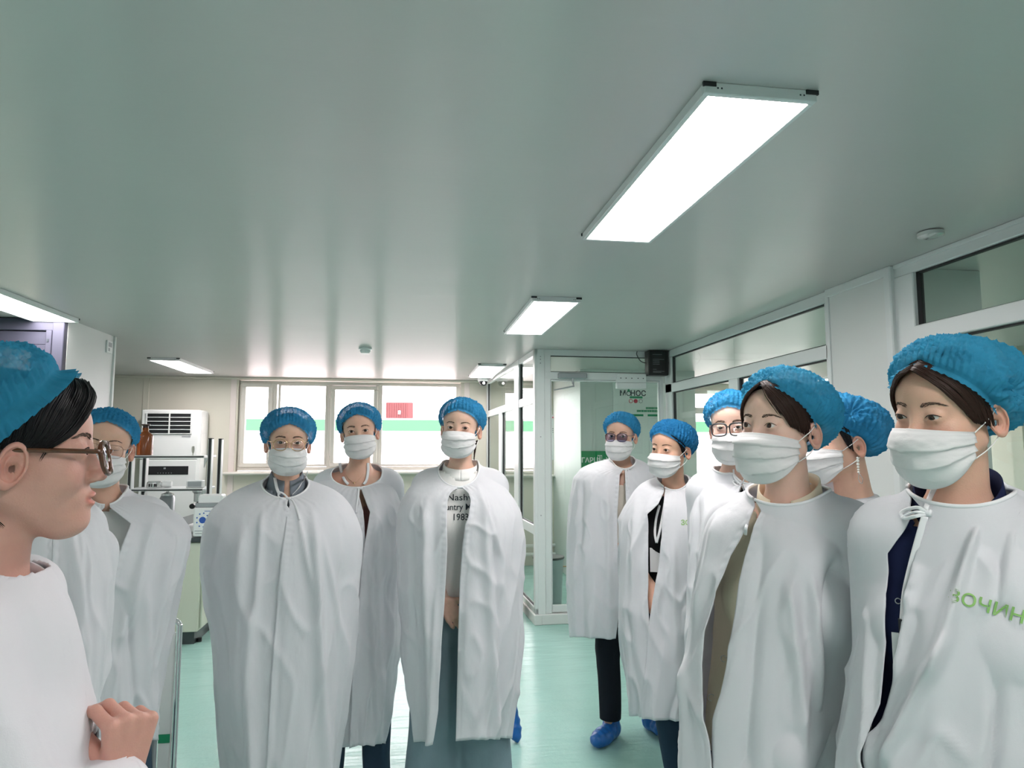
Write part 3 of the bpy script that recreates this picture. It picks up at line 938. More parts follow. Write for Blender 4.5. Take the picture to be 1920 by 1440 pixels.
    def trousers(s, m, wide=.0, hem=.07, label=None):
        def fn(q):
            n = s.nz
            d = ell(q, (s.hips, .018, n - .60), (.154, .116, .13))
            for l in s.legs:
                a, b, c = l; c = (c[0] + np.sign(c[0]) * wide * .3, c[1], hem - .03)
                d = smin(d, cap(q, a, b, .096, .070 + wide * .7), .02)
                d = smin(d, cap(q, b, c, .070 + wide * .7, .062 + wide), .02)
            return d
        n = s.nz
        return s.garment('trousers', m, fn, (-.30, -.22, hem - .04), (.30, .24, n - .45), lambda V: (V[:, 2] > hem) & (V[:, 2] < n - .48), .014, .005, 7, label=label)
    def shoe(s, k, m='cover_blue', yawd=12, dx=0, dy=0, dz=0, name='shoe_cover', tip=0, label=None):
        l = s.legs[0 if k < 0 else 1]; c = np.array((l[2][0] + dx, l[2][1] + dy, dz))
        R = Rz(math.radians(yawd) * k) @ Rx(math.radians(tip))
        def fn(q):
            p = (q - c.astype(np.float32)) @ R.astype(np.float32)
            d = ell(p, (0, -.085, .040), (.052, .105, .045))
            d = smin(d, ell(p, (0, .015, .05), (.042, .055, .055)), .03)
            d = smin(d, cap(p, (0, .02, .05), (0, .02, .115), .045, .040), .02)
            w = .0025 * np.sin(p[:, 1] * 160 + 30 * p[:, 0]) * smoothstep(.02, .06, p[:, 2])
            return smax(d + w, .004 - p[:, 2], .004)
        V, F = surface(fn, c + (-.21, -.22, -.02), c + (.21, .21, .24), .0065, None)
        q = (V - c) @ R
        V, F = cut(V, F, q[:, 2] < .118 + .006 * np.sin(8 * np.arctan2(q[:, 0], q[:, 1])))
        V = smooth_mesh(V, F, 1, .4)
        V = V + (.004 * vnoise(V * 38, 3) + .0022 * vnoise(V * 90, 4))[:, None] * np.array((.6, .6, .3)); V[:, 2] = np.maximum(V[:, 2], c[2] + .003 if not tip else -9)
        return link(name, s.fb(V), F, MATS[m], s.root, label=label)
    # --- the visitor's gown
    def cape(s, rows, edges, dip, dc=None, bf=.20, bb=.15, b0=.066, tau=.10, m='gown_white', seed=1, nfold=15, amp=1.0, top_left=False,
             hem_dz=0.0, clear=.020, cy=.0, nu=300, nv=150, neck_amp=1.0, folds=()):
        dc = dc or (s.d + .07)
        ry = np.array([r[0] for r in rows], float)
        C0 = at((rows[0][1] + rows[0][2]) / 2, rows[0][0], dc)
        al = math.atan2(-C0[0], C0[1]); ex = np.array([math.cos(al), math.sin(al), 0]); ev = np.array([math.sin(al), -math.cos(al), 0])   # ev: towards the camera
        XL = []; XR = []; ZZ = []
        for (py, l, r) in rows:
            a_, b_ = at(l, py, dc), at(r, py, dc)
            XL.append((a_ - C0) @ ex); XR.append((b_ - C0) @ ex); ZZ.append((a_[2] + b_[2]) / 2)
        XL, XR, ZZ = map(np.array, (XL, XR, ZZ))
        t = np.linspace(0, 1, nv); pyt = ry[0] + (ry[-1] - ry[0]) * t ** 1.7
        kern = np.ones(5) / 5
        def itp(A):
            x = np.interp(pyt, ry, A); xs = np.convolve(np.pad(x, 2, mode='edge'), kern, 'valid')
            w = smoothstep(3, 12, np.arange(nv)) * smoothstep(nv - 1, nv - 8, np.arange(nv)); return x * (1 - w) + xs * w
        xl, xr, zs = itp(XL), itp(XR), np.interp(pyt, ry, ZZ)
        cxx = (xl + xr) / 2; ax = (xr - xl) / 2
        H = zs[0] - zs; Ht = H[-1]
        dipm = zs[0] - at(dip[0], dip[1], dc - b0)[2]
        g = 1 - np.exp(-(H / tau)); bfr = b0 + (bf - b0) * g + .03 * (H / Ht); bbk = b0 + (bb - b0) * g + .02 * (H / Ht)
        dz_front = dipm * (1 - H / Ht) ** 6
        zf = zs - dz_front
        # edge columns
        ey_, e1, e2 = [np.array([e[i] for e in edges], float) for i in range(3)]
        order = np.argsort(-ZZ)
        pyf = np.interp(-zf, -ZZ[order], ry[order])
        E1 = np.interp(pyf, ey_, e1); E2 = np.interp(pyf, ey_, e2)
        th = []
        for E in (E1, E2):
            x = np.array([(at(E[i], pyf[i], dc - bfr[i]) - C0) @ ex for i in range(nv)])
            th.append(np.arcsin(np.clip((x - cxx) / np.maximum(ax, 1e-3), -.985, .985)))
        th1, th2 = th
        u = np.linspace(0, 1, nu)
        TH = th2[None, :] + u[:, None] * (2 * math.pi + th1 - th2)[None, :]
        fr = np.clip(np.cos(TH), 0, 1)
        wdip = np.clip(.5 + .5 * np.cos(TH), 0, 1) ** 1.6
        z = zs[None, :] - wdip * dz_front[None, :]
        # folds
        rs = np.random.RandomState(seed)
        Hn = (H / Ht)[None, :] + 0 * u[:, None]; U = u[:, None] + 0 * Hn
        disp = np.zeros_like(TH)
        cs = np.sort((np.arange(nfold) + .8 * rs.rand(nfold)) / nfold)
        for c in cs:
            dr = rs.uniform(-.05, .05); t0 = rs.uniform(.06, .40); wd = rs.uniform(.012, .034); A = rs.uniform(.007, .022) * amp * (1 if rs.rand() < .75 else -.7)
            xx = U - c - dr * (Hn - .3) - .008 * vnoise(np.stack([U * 0 + c * 50, Hn * 3.0 + 0 * U, U * 0], -1), seed)
            pr = np.exp(-np.abs(xx / wd) ** 1.6) * .75 + .25 * np.exp(-(xx / (wd * .35)) ** 2)
            disp += A * pr * smoothstep(t0, t0 + .35, Hn + 0 * U)
        for (px, w_, y0, y1, A, drift) in folds:       # folds seen in the photograph: px at y0, width in px, from y0 to y1
            pyv = np.interp(-z, -ZZ[order], ry[order])
            xw = (px + drift * (pyv - y0) / max(1, (y1 - y0)))
            xs_ = cxx[None, :] + ax[None, :] * np.sin(TH)
            scale = FPX / (dc - bf * .8)
            pxv = 960 + 0 * xs_
            # pixel column of each vertex
            W = C0[None, None, :] + xs_[..., None] * ex + (bfr[None, :] * np.cos(TH))[..., None] * ev; W[..., 2] = z
            pxv = project_x(W)
            pr = np.exp(-np.abs((pxv - xw) / w_) ** 1.7)
            disp += 1.35 * A * pr * smoothstep(y0 - 12, y0 + 45, pyv) * smoothstep(y1 + 60, y1, pyv) * (np.cos(TH) > -.1)
        disp += .012 * amp * vnoise(np.stack([np.sin(TH) * 2.2, np.cos(TH) * 2.2, Hn * 3.5 + 0 * U], -1), seed + 3) * smoothstep(.03, .2, Hn)
        disp += .004 * amp * vnoise(np.stack([np.sin(TH) * 6, np.cos(TH) * 6, Hn * 9 + 0 * U], -1), seed + 4) * smoothstep(.02, .1, Hn)
        ridg = 1 - np.abs(vnoise(np.stack([np.sin(TH) * 3.0 + Hn * 3, np.cos(TH) * 3.0, Hn * 7 - np.sin(TH) * 2], -1), seed + 6))
        disp += .013 * amp * ridg ** 5 * smoothstep(.05, .2, Hn)
        # gathers running into the tie
        gz = neck_amp * .0030 * np.exp(-Hn * 22) * smoothstep(.72, .98, np.cos(TH))
        disp += gz * np.cos(TH * 42 + 2 * vnoise(np.stack([TH * 3, Hn * 4, 0 * U], -1), seed + 5))
        # hems: stitched line beside both front edges
        per = 1.7
        for ed in (U, 1 - U):
            de = ed * per
            disp += -.0016 * np.exp(-((de - .024) / .003) ** 2) + .0018 * np.cos(z * 240) * np.exp(-((de - .014) / .008) ** 2)
            disp += .010 * np.exp(-(de / .05) ** 2) * smoothstep(.05, .3, Hn) * (1 if (ed is U) != top_left else -.6)
        disp *= smoothstep(0, .02, Hn + .004)
        z = EYE + (z - EYE) * (1 - bfr[None, :] * np.clip(np.cos(TH), 0, 1) / dc)       # the front hangs nearer the eye than the sides
        xs_ = cxx[None, :] + (ax[None, :] + disp * .9) * np.sin(TH)
        bsel = np.where(np.cos(TH) > 0, bfr[None, :], bbk[None, :])
        yv = (bsel + disp) * np.cos(TH)
        z = z + hem_dz * Hn ** 3 * np.cos(TH) - .004 * vnoise(np.stack([U * 14, Hn * 0 + .5, U * 0], -1), seed) * Hn ** 8
        P = C0[None, None, :] * np.array([1, 1, 0]) + xs_[..., None] * ex + (yv + cy)[..., None] * ev; P[..., 2] = z
        Pf = P.reshape(-1, 3)
        fn = lambda X: s.f_body(X, hands=True, head=False, legs=False)
        Pf = push_out(fn, Pf, clear, 4)
        P2 = Pf.reshape(nu, nv, 3)
        for _ in range(1):
            Q = P2.copy(); Q[1:-1, 1:-1] = .5 * P2[1:-1, 1:-1] + .125 * (P2[:-2, 1:-1] + P2[2:, 1:-1] + P2[1:-1, :-2] + P2[1:-1, 2:]); P2 = Q
        F = grid_faces(nu, nv)
        o = link('gown', P2.reshape(-1, 3), F[:, ::-1], MATS[m], s.root)
        md = o.modifiers.new('thick', 'SOLIDIFY'); md.thickness = .0022; md.offset = 0
        # bound neckline
        v, f = tube_mesh(P2[:, 0] + np.array((0, 0, .001)), .0038, 8)
        link('neck_binding', np.array(v), f, MATS['gown_trim'], o)
        s.gown = o; s.gownP = P2
        s.bvh = BVHTree.FromPolygons([tuple(p) for p in P2.reshape(-1, 3)], [tuple(q) for q in F])
        return o
    def touch(s, px, py, off=.006, d=None, bvh=None):
        """point on the gown seen at a pixel, lifted towards the eye"""
        dr = Vector(ray(px, py)).normalized(); o = Vector((0, 0, EYE))
        b = bvh or s.bvh
        hit = b.ray_cast(o, dr) if b else (None,) * 4
        lim = (d or s.d)
        if hit[0] is not None and abs(hit[3] - lim) < .35: return np.array(hit[0] - dr * off)
        return at(px, py, lim - .0) 
    def all_bvh(s):
        V = []; F = []
        todo = [s.root]
        while todo:
            o = todo.pop()
            for c in o.children:
                todo.append(c)
                if c.type == 'MESH' and c.name.split('.')[0] in ('body', 'gown', 'shirt', 'top', 'grey_blouse', 'collar', 'blouse', 'black_shirt', 'navy_shirt', 'navy_collar', 'black_top', 't_shirt'):
                    n = len(V); V += [tuple(s.root.matrix_basis @ v.co) for v in c.data.vertices]; F += [tuple(q + n for q in p.vertices) for p in c.data.polygons]
        return BVHTree.FromPolygons(V, F)
    def ribbon(s, pts, name='tie_string', w=.0035, th=.0012, m='gown_trim', off=.006, d=None, parent=None, n=30, world=False, bvh=None):
        P = np.array(pts, float) if world else np.array([s.touch(p[0], p[1], off + (p[2] if len(p) > 2 else 0), d, bvh) for p in pts])
        P = spline(P, n)
        v = P.mean(0) - np.array((0, 0, EYE)); v /= np.linalg.norm(v)
        V, F = tube_mesh(P, w, 8, True, th, up=-v)
        return link(name, np.array(V), F, MATS[m], parent or s.root)

def project_x(W):
    c, s = math.cos(YAW), math.sin(YAW)
    x = c * W[..., 0] - s * W[..., 1]; y = s * W[..., 0] + c * W[..., 1]; z = W[..., 2] - EYE
    c, s = math.cos(PITCH), math.sin(PITCH)
    yy = c * y + s * z
    return 960 + FPX * x / yy
def project(p):
    p = np.array(p, float) - np.array([0, 0, EYE])
    c, s = math.cos(YAW), math.sin(YAW); p = np.array([c * p[0] - s * p[1], s * p[0] + c * p[1], p[2]])
    c, s = math.cos(PITCH), math.sin(PITCH); p = np.array([p[0], c * p[1] + s * p[2], -s * p[1] + c * p[2]])
    return 960 + FPX * p[0] / p[1], 720 - FPX * p[2] / p[1]

# ------------------------------------------------------------------ people's materials
skin_mat('skin_a', (.74, .48, .37)); skin_mat('skin_b', (.70, .43, .32)); skin_mat('skin_c', (.76, .51, .41)); skin_mat('skin_d', (.70, .42, .30)); skin_mat('skin_e', (.66, .37, .30))
mat('sclera', (.62, .57, .55), .25); mat('iris_brown', (.045, .022, .012), .15); mat('pupil', (.004, .004, .004), .08)
mat('lash', (.012, .010, .010), .6); mat('hair_brow', (.11, .07, .052), .7)
mat('hair_dark', (.006, .005, .006), .42, spec=.32, bump=(90, .0006, 3, (1, 1, .15)))
mat('hair_brown', (.030, .013, .009), .48, spec=.28, bump=(90, .0006, 3, (1, 1, .15)))
mat('hair_under', (.010, .008, .008), .5)
for nm, c in (('cap_blue', (.045, .32, .60)), ('cap_deep', (.03, .25, .54)), ('cap_teal', (.05, .36, .58))):
    mat(nm, c, .66, spec=.15, bump=[(45, .0026, 5, (1, 1, 1)), (420, .0003, 2, (1, 1, 1))], translucent=.36, clear=.18 if nm == 'cap_teal' else .13, noise=(26, .45))
mat('mask_white', (.90, .895, .90), .75, spec=.2, bump=[(35, .0010, 4, (1, 1, 2.4)), (500, .0001, 2, (1, 1, 1))], translucent=.25)
mat('loop_white', (.85, .85, .85), .7)
mat('gown_white', (.80, .805, .84), .62, spec=.25, bump=[(7, .010, 3, (1, 1, .5)), (30, .0016, 4, (1, 1, .45)), (700, .00012, 2, (1, 1, 1))], translucent=.20, sheen=.15)
mat('gown_trim', (.82, .83, .85), .7, spec=.2, bump=(260, .0003, 2, (1, 1, 1)))
mat('cover_blue', (.02, .16, .52), .28, spec=.6, bump=[(60, .0022, 4, (1, 1, 1))], translucent=.2)
mat('frame_gold', (.62, .42, .25), .28, metal=.9); mat('frame_dark', (.055, .035, .04), .28, spec=.6); mat('frame_black', (.02, .022, .026), .3, spec=.6)
mat('frame_wire', (.28, .18, .14), .3, metal=.6)
m_ = mat('frame_tortoise', (.10, .035, .015), .2, spec=.7, noise=(60, .7))
glass_mat('lens_clear', (.97, .97, .98), .03); glass_mat('lens_tint', (.66, .66, .78), .04)
# ------------------------------------------------------------------ materials of the room
mat('ceiling_paint', (.60, .575, .565), .36, spec=1.0, metal=.22, aniso=(.9, (0, 1, 0)), bump=[(1.0, .006, 2, (.4, 2.3, 1)), (1.0, .0005, 3, (1.5, 40, 1))], noise=(.9, .03))
mat('floor_vinyl', (.36, .60, .54), .24, spec=.55, aniso=(.75, (0, 1, 0)), bump=[(1.6, .014, 4, (.9, 2.6, 1)), (1, .0022, 3, (3, 30, 1)), (1, .0008, 2, (50, 60, 1))], noise=(1.2, .03))
mat('wall_cream', (.66, .63, .55), .55, noise=(1.5, .02))
mat('wall_white', (.68, .69, .68), .45, noise=(2, .02))
mat('alu_white', (.70, .72, .72), .32, spec=.5, bump=(8, .0004, 2, (1, 1, .2)))
mat('alu_grey', (.065, .065, .095), .55, spec=.3)
mat('gasket', (.02, .02, .022), .6)
mat('pvc', (.70, .67, .62), .35, noise=(3, .03))
mat('pvc_rose', (.74, .66, .63), .4)
mat('chrome', (.75, .76, .76), .22, metal=.9)
mat('steel_grey', (.38, .40, .42), .35, metal=.5)
mat('plastic_white', (.78, .79, .79), .4, spec=.5)
mat('plastic_black', (.012, .012, .014), .35)
mat('dark_slot', (.008, .010, .012), .6)
mat('print_dark', (.03, .04, .05), .6); mat('print_green', (.02, .30, .14), .55); mat('print_red', (.62, .06, .10), .55); mat('print_grey', (.35, .36, .38), .6)
mat('print_blue', (.03, .10, .40), .55); mat('sign_green', (.0, .25, .08), .4); mat('paper_white', (.82, .83, .82), .6)
mat('worktop_dark', (.05, .06, .065), .35); mat('bench_cream', (.60, .62, .52), .5)
mat('red_paint', (.35, .02, .03), .35); mat('cardboard', (.45, .27, .12), .7, noise=(6, .06))
glass_mat('window_glass', (.97, .985, .98), .0); glass_mat('partition_glass', (.90, .955, .93), .015)
for nm in ('panel_light',):
    m = bpy.data.materials.new(nm); m.use_nodes = True; nt = m.node_tree; nt.nodes.remove(nt.nodes['Principled BSDF'])
    e = nt.nodes.new('ShaderNodeEmission'); e.inputs[0].default_value = PANEL_COLOR; e.inputs[1].default_value = PANEL_STRENGTH
    nt.links.new(e.outputs[0], nt.nodes['Material Output'].inputs[0]); MATS[nm] = m

RW, DW, BW, LW = 2.36, 6.03, 8.98, -2.385     # right wall, door wall, back wall, left wall planes
S = 'structure'
def box(name, a, b, m, bev=0.0, parent=None, kind=None, label=None):
    return MB().box(a, b, bev).build(name, MATS[m], parent, kind=kind, label=label)

# floor and ceiling
box('floor', (-6, -4.5, -.12), (6.5, 9.2, 0), 'floor_vinyl', kind=S)
box('ceiling', (-6, -4.5, CEIL), (6.5, 9.2, CEIL + .12), 'ceiling_paint', kind=S)
# back wall with its openings: (x0, x1, z0, z1)
opens = [(-2.17, .66, 1.255, 2.42), (1.20, 1.86, 1.20, 2.36), (3.45, 5.9, 1.05, 2.36)]
w = MB(); xs = -6
for (a, b, z0, z1) in opens:
    w.box((xs, BW, 0), (a, BW + .28, CEIL)); w.box((a, BW, 0), (b, BW + .28, z0)); w.box((a, BW, z1), (b, BW + .28, CEIL)); xs = b
w.box((xs, BW, 0), (6.5, BW + .28, CEIL))
w.build('wall_back', MATS['wall_cream'], kind=S)
# joints and corner strips of the back wall panels
for i, x in enumerate((-3.26, -2.22, .74)):
    box('trim_%d' % (i + 1), (x - .035, BW - .012, 0 if x < -3 else 0), (x + .035, BW, CEIL), 'wall_cream' if x < -3 else 'pvc_rose', .003, kind=S)
box('trim_4', (-6, BW - .03, CEIL - .03), (1.0, BW, CEIL), 'wall_cream', .006, kind=S)

def window(n, x0, x1, z0, z1, cells, y=BW + .06, m='pvc'):
    """cells: (x0, x1, glass z0, glass z1, sash?)"""
    r = empty('window_%d' % n, ((x0 + x1) / 2, y, z0)); r['kind'] = S
    f = MB()
    f.box((x0, y, z1 - .045), (x1, y + .07, z1), .004).box((x0, y, z0), (x1, y + .07, z0 + .045), .004)
    f.box((x0, y, z0 + .045), (x0 + .045, y + .07, z1 - .045), .004).box((x1 - .045, y, z0 + .045), (x1, y + .07, z1 - .045), .004)
    for i, c in enumerate(cells[:-1]):
        xm0, xm1 = c[1], cells[i + 1][0]
        xm = (xm0 + xm1) / 2
        f.box((xm - .03, y + .002, z0 + .04), (xm + .03, y + .068, z1 - .04), .003)
    f.build('window_frame', MATS[m], r)
    for i, (a, b, g0, g1, sash) in enumerate(cells):
        if sash:
            s_ = MB(); q = .055
            s_.box((a - q, y - .018, g1), (b + q, y + .05, g1 + q), .006).box((a - q, y - .018, g0 - q), (b + q, y + .05, g0), .006)
            s_.box((a - q, y - .018, g0), (a, y + .05, g1), .006).box((b, y - .018, g0), (b + q, y + .05, g1), .006)
            so = s_.build('sash', MATS[m], r)
            h = MB()
            for z in (g0 + .06, g1 - .08):
                h.tube([(a - q - .004, y - .022, z - .03), (a - q - .004, y - .022, z + .03)], .008, 8)
            h.pieces('hinge', MATS['pvc'], so)
        else:
            s_ = MB()
            s_.box((a - .03, y + .01, g1), (b + .03, y + .05, g1 + .03), .003).box((a - .03, y + .01, g0 - .03), (b + .03, y + .05, g0), .003)
            s_.box((a - .03, y + .01, g0), (a, y + .05, g1), .003).box((b, y + .01, g0), (b + .03, y + .05, g1), .003)
            s_.build('glazing_bead', MATS[m], r)
        box('pane', (a - .01, y + .028, g0 - .01), (b + .01, y + .034, g1 + .01), 'window_glass', parent=r)
    return r
window(1, -2.165, .655, 1.262, 2.412, [(-2.084, -1.811, 1.36, 2.327, 1), (-1.66, -1.098, 1.34, 2.353, 0), (-.973, -.481, 1.36, 2.307, 1), (-.369, .600, 1.34, 2.365, 0)])
window(2, 1.20, 1.86, 1.20, 2.36, [(1.27, 1.79, 1.28, 2.29, 0)])
window(3, 3.45, 5.9, 1.05, 2.36, [(3.55, 3.83, 1.13, 2.03, 0), (3.95, 4.55, 1.13, 2.03, 1), (4.70, 5.80, 1.13, 2.28, 0)])
MB().box((-2.30, BW - .13, 1.215), (.78, BW + .08, 1.250), .012).build('trim_5', MATS['pvc'], kind=S)
box('trim_6', (1.1, BW - .10, 1.16), (1.95, BW + .08, 1.195), 'pvc', .01, kind=S)
box('trim_7', (3.45, BW + .055, 2.05), (4.66, BW + .13, 2.12), 'pvc', .005, kind=S)

# left: block with the grey door, its return face, recess behind it
MB().box((-6, 5.10, 0), (-3.42, 5.85, CEIL)).box((-2.42, 5.10, 0), (LW, 5.85, CEIL)).box((-3.42, 5.10, 2.38), (-2.42, 5.85, CEIL)).box((-3.42, 5.5, 0), (-2.42, 5.85, 2.38)).build('wall_left', MATS['wall_white'], kind=S)
box('wall_left', (-6.12, -4.5, 0), (-6, 9.2, CEIL), 'wall_white', kind=S)
box('wall_front', (-6, -4.62, 0), (6.5, -4.5, CEIL), 'wall_white', kind=S)
box('wall_right', (6.5, -4.5, 0), (6.62, 9.2, CEIL), 'wall_cream', kind=S)
box('trim_8', (LW - .004, 5.835, 0), (LW + .012, 5.862, CEIL), 'wall_white', .003, kind=S)
d = empty('door_1', (-2.9, 5.08, 0)); d['kind'] = S
MB().box((-3.5, 5.055, 2.36), (-2.40, 5.13, 2.445), .004).box((-2.462, 5.05, 0), (-2.388, 5.13, 2.445), .004).box((-2.50, 5.045, 0), (-2.464, 5.13, 2.36), .003).box((-3.5, 5.05, 0), (-3.42, 5.13, 2.36), .004).build('door_frame', MATS['alu_grey'], d)
lf = MB().box((-3.42, 5.07, 2.262), (-2.50, 5.12, 2.355), .004).box((-2.60, 5.07, 0.03), (-2.503, 5.12, 2.262), .004).box((-3.42, 5.07, .03), (-3.32, 5.12, 2.262), .004).box((-3.32, 5.07, .03), (-2.60, 5.12, .18), .004).build('door_leaf', MATS['alu_grey'], d)
box('door_panel', (-3.32, 5.085, .18), (-2.60, 5.10, 2.262), 'wall_cream', parent=lf)
box('reveal', (-3.42, 5.0705, 2.275), (-2.52, 5.0755, 2.335), 'gasket', parent=lf)
q = MB().box((-2.49, 5.04, 2.28), (-2.478, 5.05, 2.30)).build('hinge_screw', MATS['print_dark'], d)
sw = MB().box((LW, 5.70, 2.30), (LW + .012, 5.80, 2.40), .003).build('wall_tag', MATS['plastic_white'])
tag(sw, 'small white plate with printed label high on the white wall return', 'plate')
MB().box((LW + .0125, 5.72, 2.35), (LW + .0135, 5.78, 2.385)).box((LW + .0125, 5.72, 2.315), (LW + .0135, 5.745, 2.34)).build('print', MATS['print_grey'], sw)

# door wall of the glass room
def rail(mb, a, b, bev=.004): mb.box(a, b, bev); return mb
d = empty('door_2', (1.78, DW, 0)); d['kind'] = S
f = MB()
f.box((1.135, DW - .02, 0), (1.205, DW + .06, CEIL), .004).box((1.205, DW - .01, .09), (1.262, DW + .05, 2.40), .003)
f.box((1.205, DW - .01, 2.395), (2.34, DW + .05, CEIL), .003).box((1.205, DW - .012, 2.175), (2.32, DW + .05, 2.243), .003)
f.box((2.300, DW - .01, .09), (2.335, DW + .05, 2.40), .003)
f.build('door_frame', MATS['alu_white'], d)
g = MB(); g.box((1.262, DW + .012, 2.243), (2.30, DW + .03, 2.25)).box((1.262, DW + .012, 2.388), (2.30, DW + .03, 2.395)).box((1.262, DW + .012, 2.243), (1.267, DW + .03, 2.395)).box((2.295, DW + .012, 2.243), (2.30, DW + .03, 2.395)).build('gasket', MATS['gasket'], d)
box('pane', (1.262, DW + .018, 2.243), (2.30, DW + .024, 2.395), 'partition_glass', parent=d)
lf = MB().box((1.266, DW + .0, .10), (1.272, DW + .04, 2.172), .001).box((2.292, DW, .10), (2.298, DW + .04, 2.172), .001).box((1.272, DW, 2.160), (2.292, DW + .04, 2.172), .001).box((1.272, DW, .10), (2.292, DW + .04, .16), .003).build('door_leaf', MATS['alu_white'], d)
box('pane', (1.27, DW + .016, .15), (2.293, DW + .024, 2.165), 'partition_glass', parent=lf)
c = MB().box((1.325, DW - .075, 2.18), (1.59, DW - .012, 2.232), .008).build('door_closer', MATS['steel_grey'], d)
MB().tube([(1.46, DW - .05, 2.18), (1.46, DW - .05, 2.13)], .012).tube([(1.46, DW - .05, 2.135), (1.44, DW - .16, 2.10)], .008).tube([(1.44, DW - .16, 2.10), (1.29, DW - .03, 2.075)], .007).build('closer_arm', MATS['steel_grey'], c)
c = MB().box((1.875, DW - .06, 2.150), (2.155, DW - .012, 2.232), .003).box((1.875, DW - .055, 2.095), (2.155, DW - .002, 2.148), .003).build('magnetic_lock', MATS['alu_white'], d)
s_ = MB()
for x in (1.91, 1.96, 2.015, 2.075, 2.125): s_.lathe([(.005, -.062), (.005, -.059)], (x, DW, 2.19), 10, 'y')
s_.pieces('screw', MATS['print_dark'], c)
s_ = MB()
for z in (2.38, 2.355, 2.32, 1.65, .95): s_.lathe([(.006, -.024), (.006, -.019)], (1.165, DW, z), 8, 'y')
s_.pieces('frame_screw', MATS['print_grey'], d)
box('baseboard_back', (1.128, DW - .03, 0), (2.34, DW + .06, .09), 'wall_white', .006, kind=S)
# side of the glass room, running back to the back wall
sx = lambda Y: 1.11 - (Y - 6.03) * .037
def side(mb, Y0, Y1, z0, z1, w=.05, off=0.0, bev=.003):
    """bar in the side partition between two depths"""
    ang = math.atan2(-.037, 1.0)
    M = Matrix.Translation((sx(Y0) + off, Y0, 0)) @ Matrix.Rotation(-ang, 4, 'Z')
    return mb.box((0, 0, z0), (w, (Y1 - Y0) * math.sqrt(1 + .037 ** 2), z1), bev, M)
f = MB()
side(f, 6.01, 8.97, 2.395, CEIL); side(f, 6.08, 8.97, 1.955, 2.035); side(f, 6.01, 8.97, .09, .14)
side(f, 6.01, 6.08, 0, CEIL, .03, -.0); side(f, 6.74, 6.98, .09, CEIL, .05, -.004); side(f, 7.77, 7.97, .14, 1.96); side(f, 8.90, 8.97, .09, CEIL)
side(f, 6.08, 6.76, .775, .86)
f.build('wall_partition', MATS['alu_white'], kind=S)
bb = MB(); side(bb, 5.99, 8.97, 0, .09, .07, -.012, .006); bb.build('baseboard_left', MATS['wall_white'], kind=S)
g = MB()
for (a, b, z0, z1) in ((6.08, 6.74, 2.035, 2.395), (6.98, 8.90, 2.035, 2.395), (6.08, 6.74, .86, 1.955), (6.98, 7.77, .14, 1.955), (7.97, 8.90, .14, 1.955), (6.08, 6.74, .14, .775)):
    side(g, a, a + .012, z0, z1, .02, .014, 0); side(g, b - .025, b, z0, z1, .02, .014, 0); side(g, a, b, z0, z0 + .006, .02, .014, 0)
g.build('trim_9', MATS['gasket'], kind=S)
n = 4
for (a, b, z0, z1) in ((6.08, 6.74, 2.035, 2.395), (6.98, 7.87, 2.035, 2.395), (7.875, 8.90, 2.035, 2.395), (6.08, 6.74, .86, 1.955), (6.98, 7.77, .14, 1.955), (7.97, 8.90, .14, 1.955), (6.08, 6.74, .14, .775)):
    g = MB(); side(g, a, b, z0, z1, .006, .02, 0); g.build('window_%d' % n, MATS['partition_glass'], kind=S); n += 1

# right wall: glazed section, boxed column, second glazed section
f = MB(); B = lambda y0, y1, z0, z1, x0=RW, x1=RW + .055, bev=.004: f.box((x0, y0, z0), (x1, y1, z1), bev)
B(3.53, 6.03, 2.385, CEIL); B(3.53, 6.03, 2.06, 2.14); B(5.88, 6.03, 0, 2.385); B(3.50, 3.545, 0, 2.385); B(4.62, 4.76, .80, 2.06); B(3.53, 6.03, .74, .82); B(3.53, 6.03, 0, .74, RW + .01)
f.build('wall_right', MATS['alu_white'], kind=S)
g = MB()
def gas(y0, y1, z0, z1):
    for (a, b, c_, d_) in ((y0, y0 + .014, z0, z1), (y1 - .022, y1, z0, z1), (y0, y1, z0, z0 + .007), (y0, y1, z1 - .009, z1)):
        g.box((RW + .016, a, c_), (RW + .036, b, d_))
cells = [(3.545, 5.88, 2.14, 2.385), (3.545, 4.62, .82, 2.06), (4.76, 5.88, .82, 2.06), (1.75, 2.84, 2.125, 2.385), (1.75, 2.84, .82, 2.045), (.6, 1.68, 2.125, 2.385), (.6, 1.68, .82, 2.045), (-.6, .53, .82, 2.385)]
for c_ in cells: gas(*c_)
g.build('trim_10', MATS['gasket'], kind=S)
for c_ in cells:
    if c_ == cells[0]:
        for (a, b) in ((3.545, 4.70), (4.706, 5.88)):
            box('window_%d' % n, (RW + .022, a, c_[2]), (RW + .028, b, c_[3]), 'partition_glass', kind=S); n += 1
    else:
        box('window_%d' % n, (RW + .022, c_[0], c_[2]), (RW + .028, c_[1], c_[3]), 'partition_glass', kind=S); n += 1
MB().box((RW - .012, 2.985, 0), (RW + .5, 3.50, CEIL - .002)).build('wall_column', MATS['wall_white'], kind=S)
MB().box((RW - .024, 2.985, CEIL - .045), (RW - .008, 3.50, CEIL), .003).box((RW - .020, 3.475, 0), (RW + .02, 3.505, CEIL - .04), .003).box((RW - .026, 2.965, 0), (RW + .02, 3.015, CEIL), .006).build('trim_11', MATS['alu_white'], kind=S)
f = MB()
B(-.6, 2.98, 2.385, CEIL); B(2.84, 2.98, 0, 2.385, RW - .004); B(-.6, 2.84, 2.045, 2.125, RW - .012); B(1.68, 1.75, 0, 2.385); B(.53, .6, 0, 2.385); B(-.6, 2.84, .74, .82); B(-.6, 2.84, 0, .74, RW + .01)
f.build('wall_right', MATS['alu_white'], kind=S)
box('wall_right', (RW, -4.5, 0), (RW + .08, -.6, CEIL), 'wall_white', kind=S)
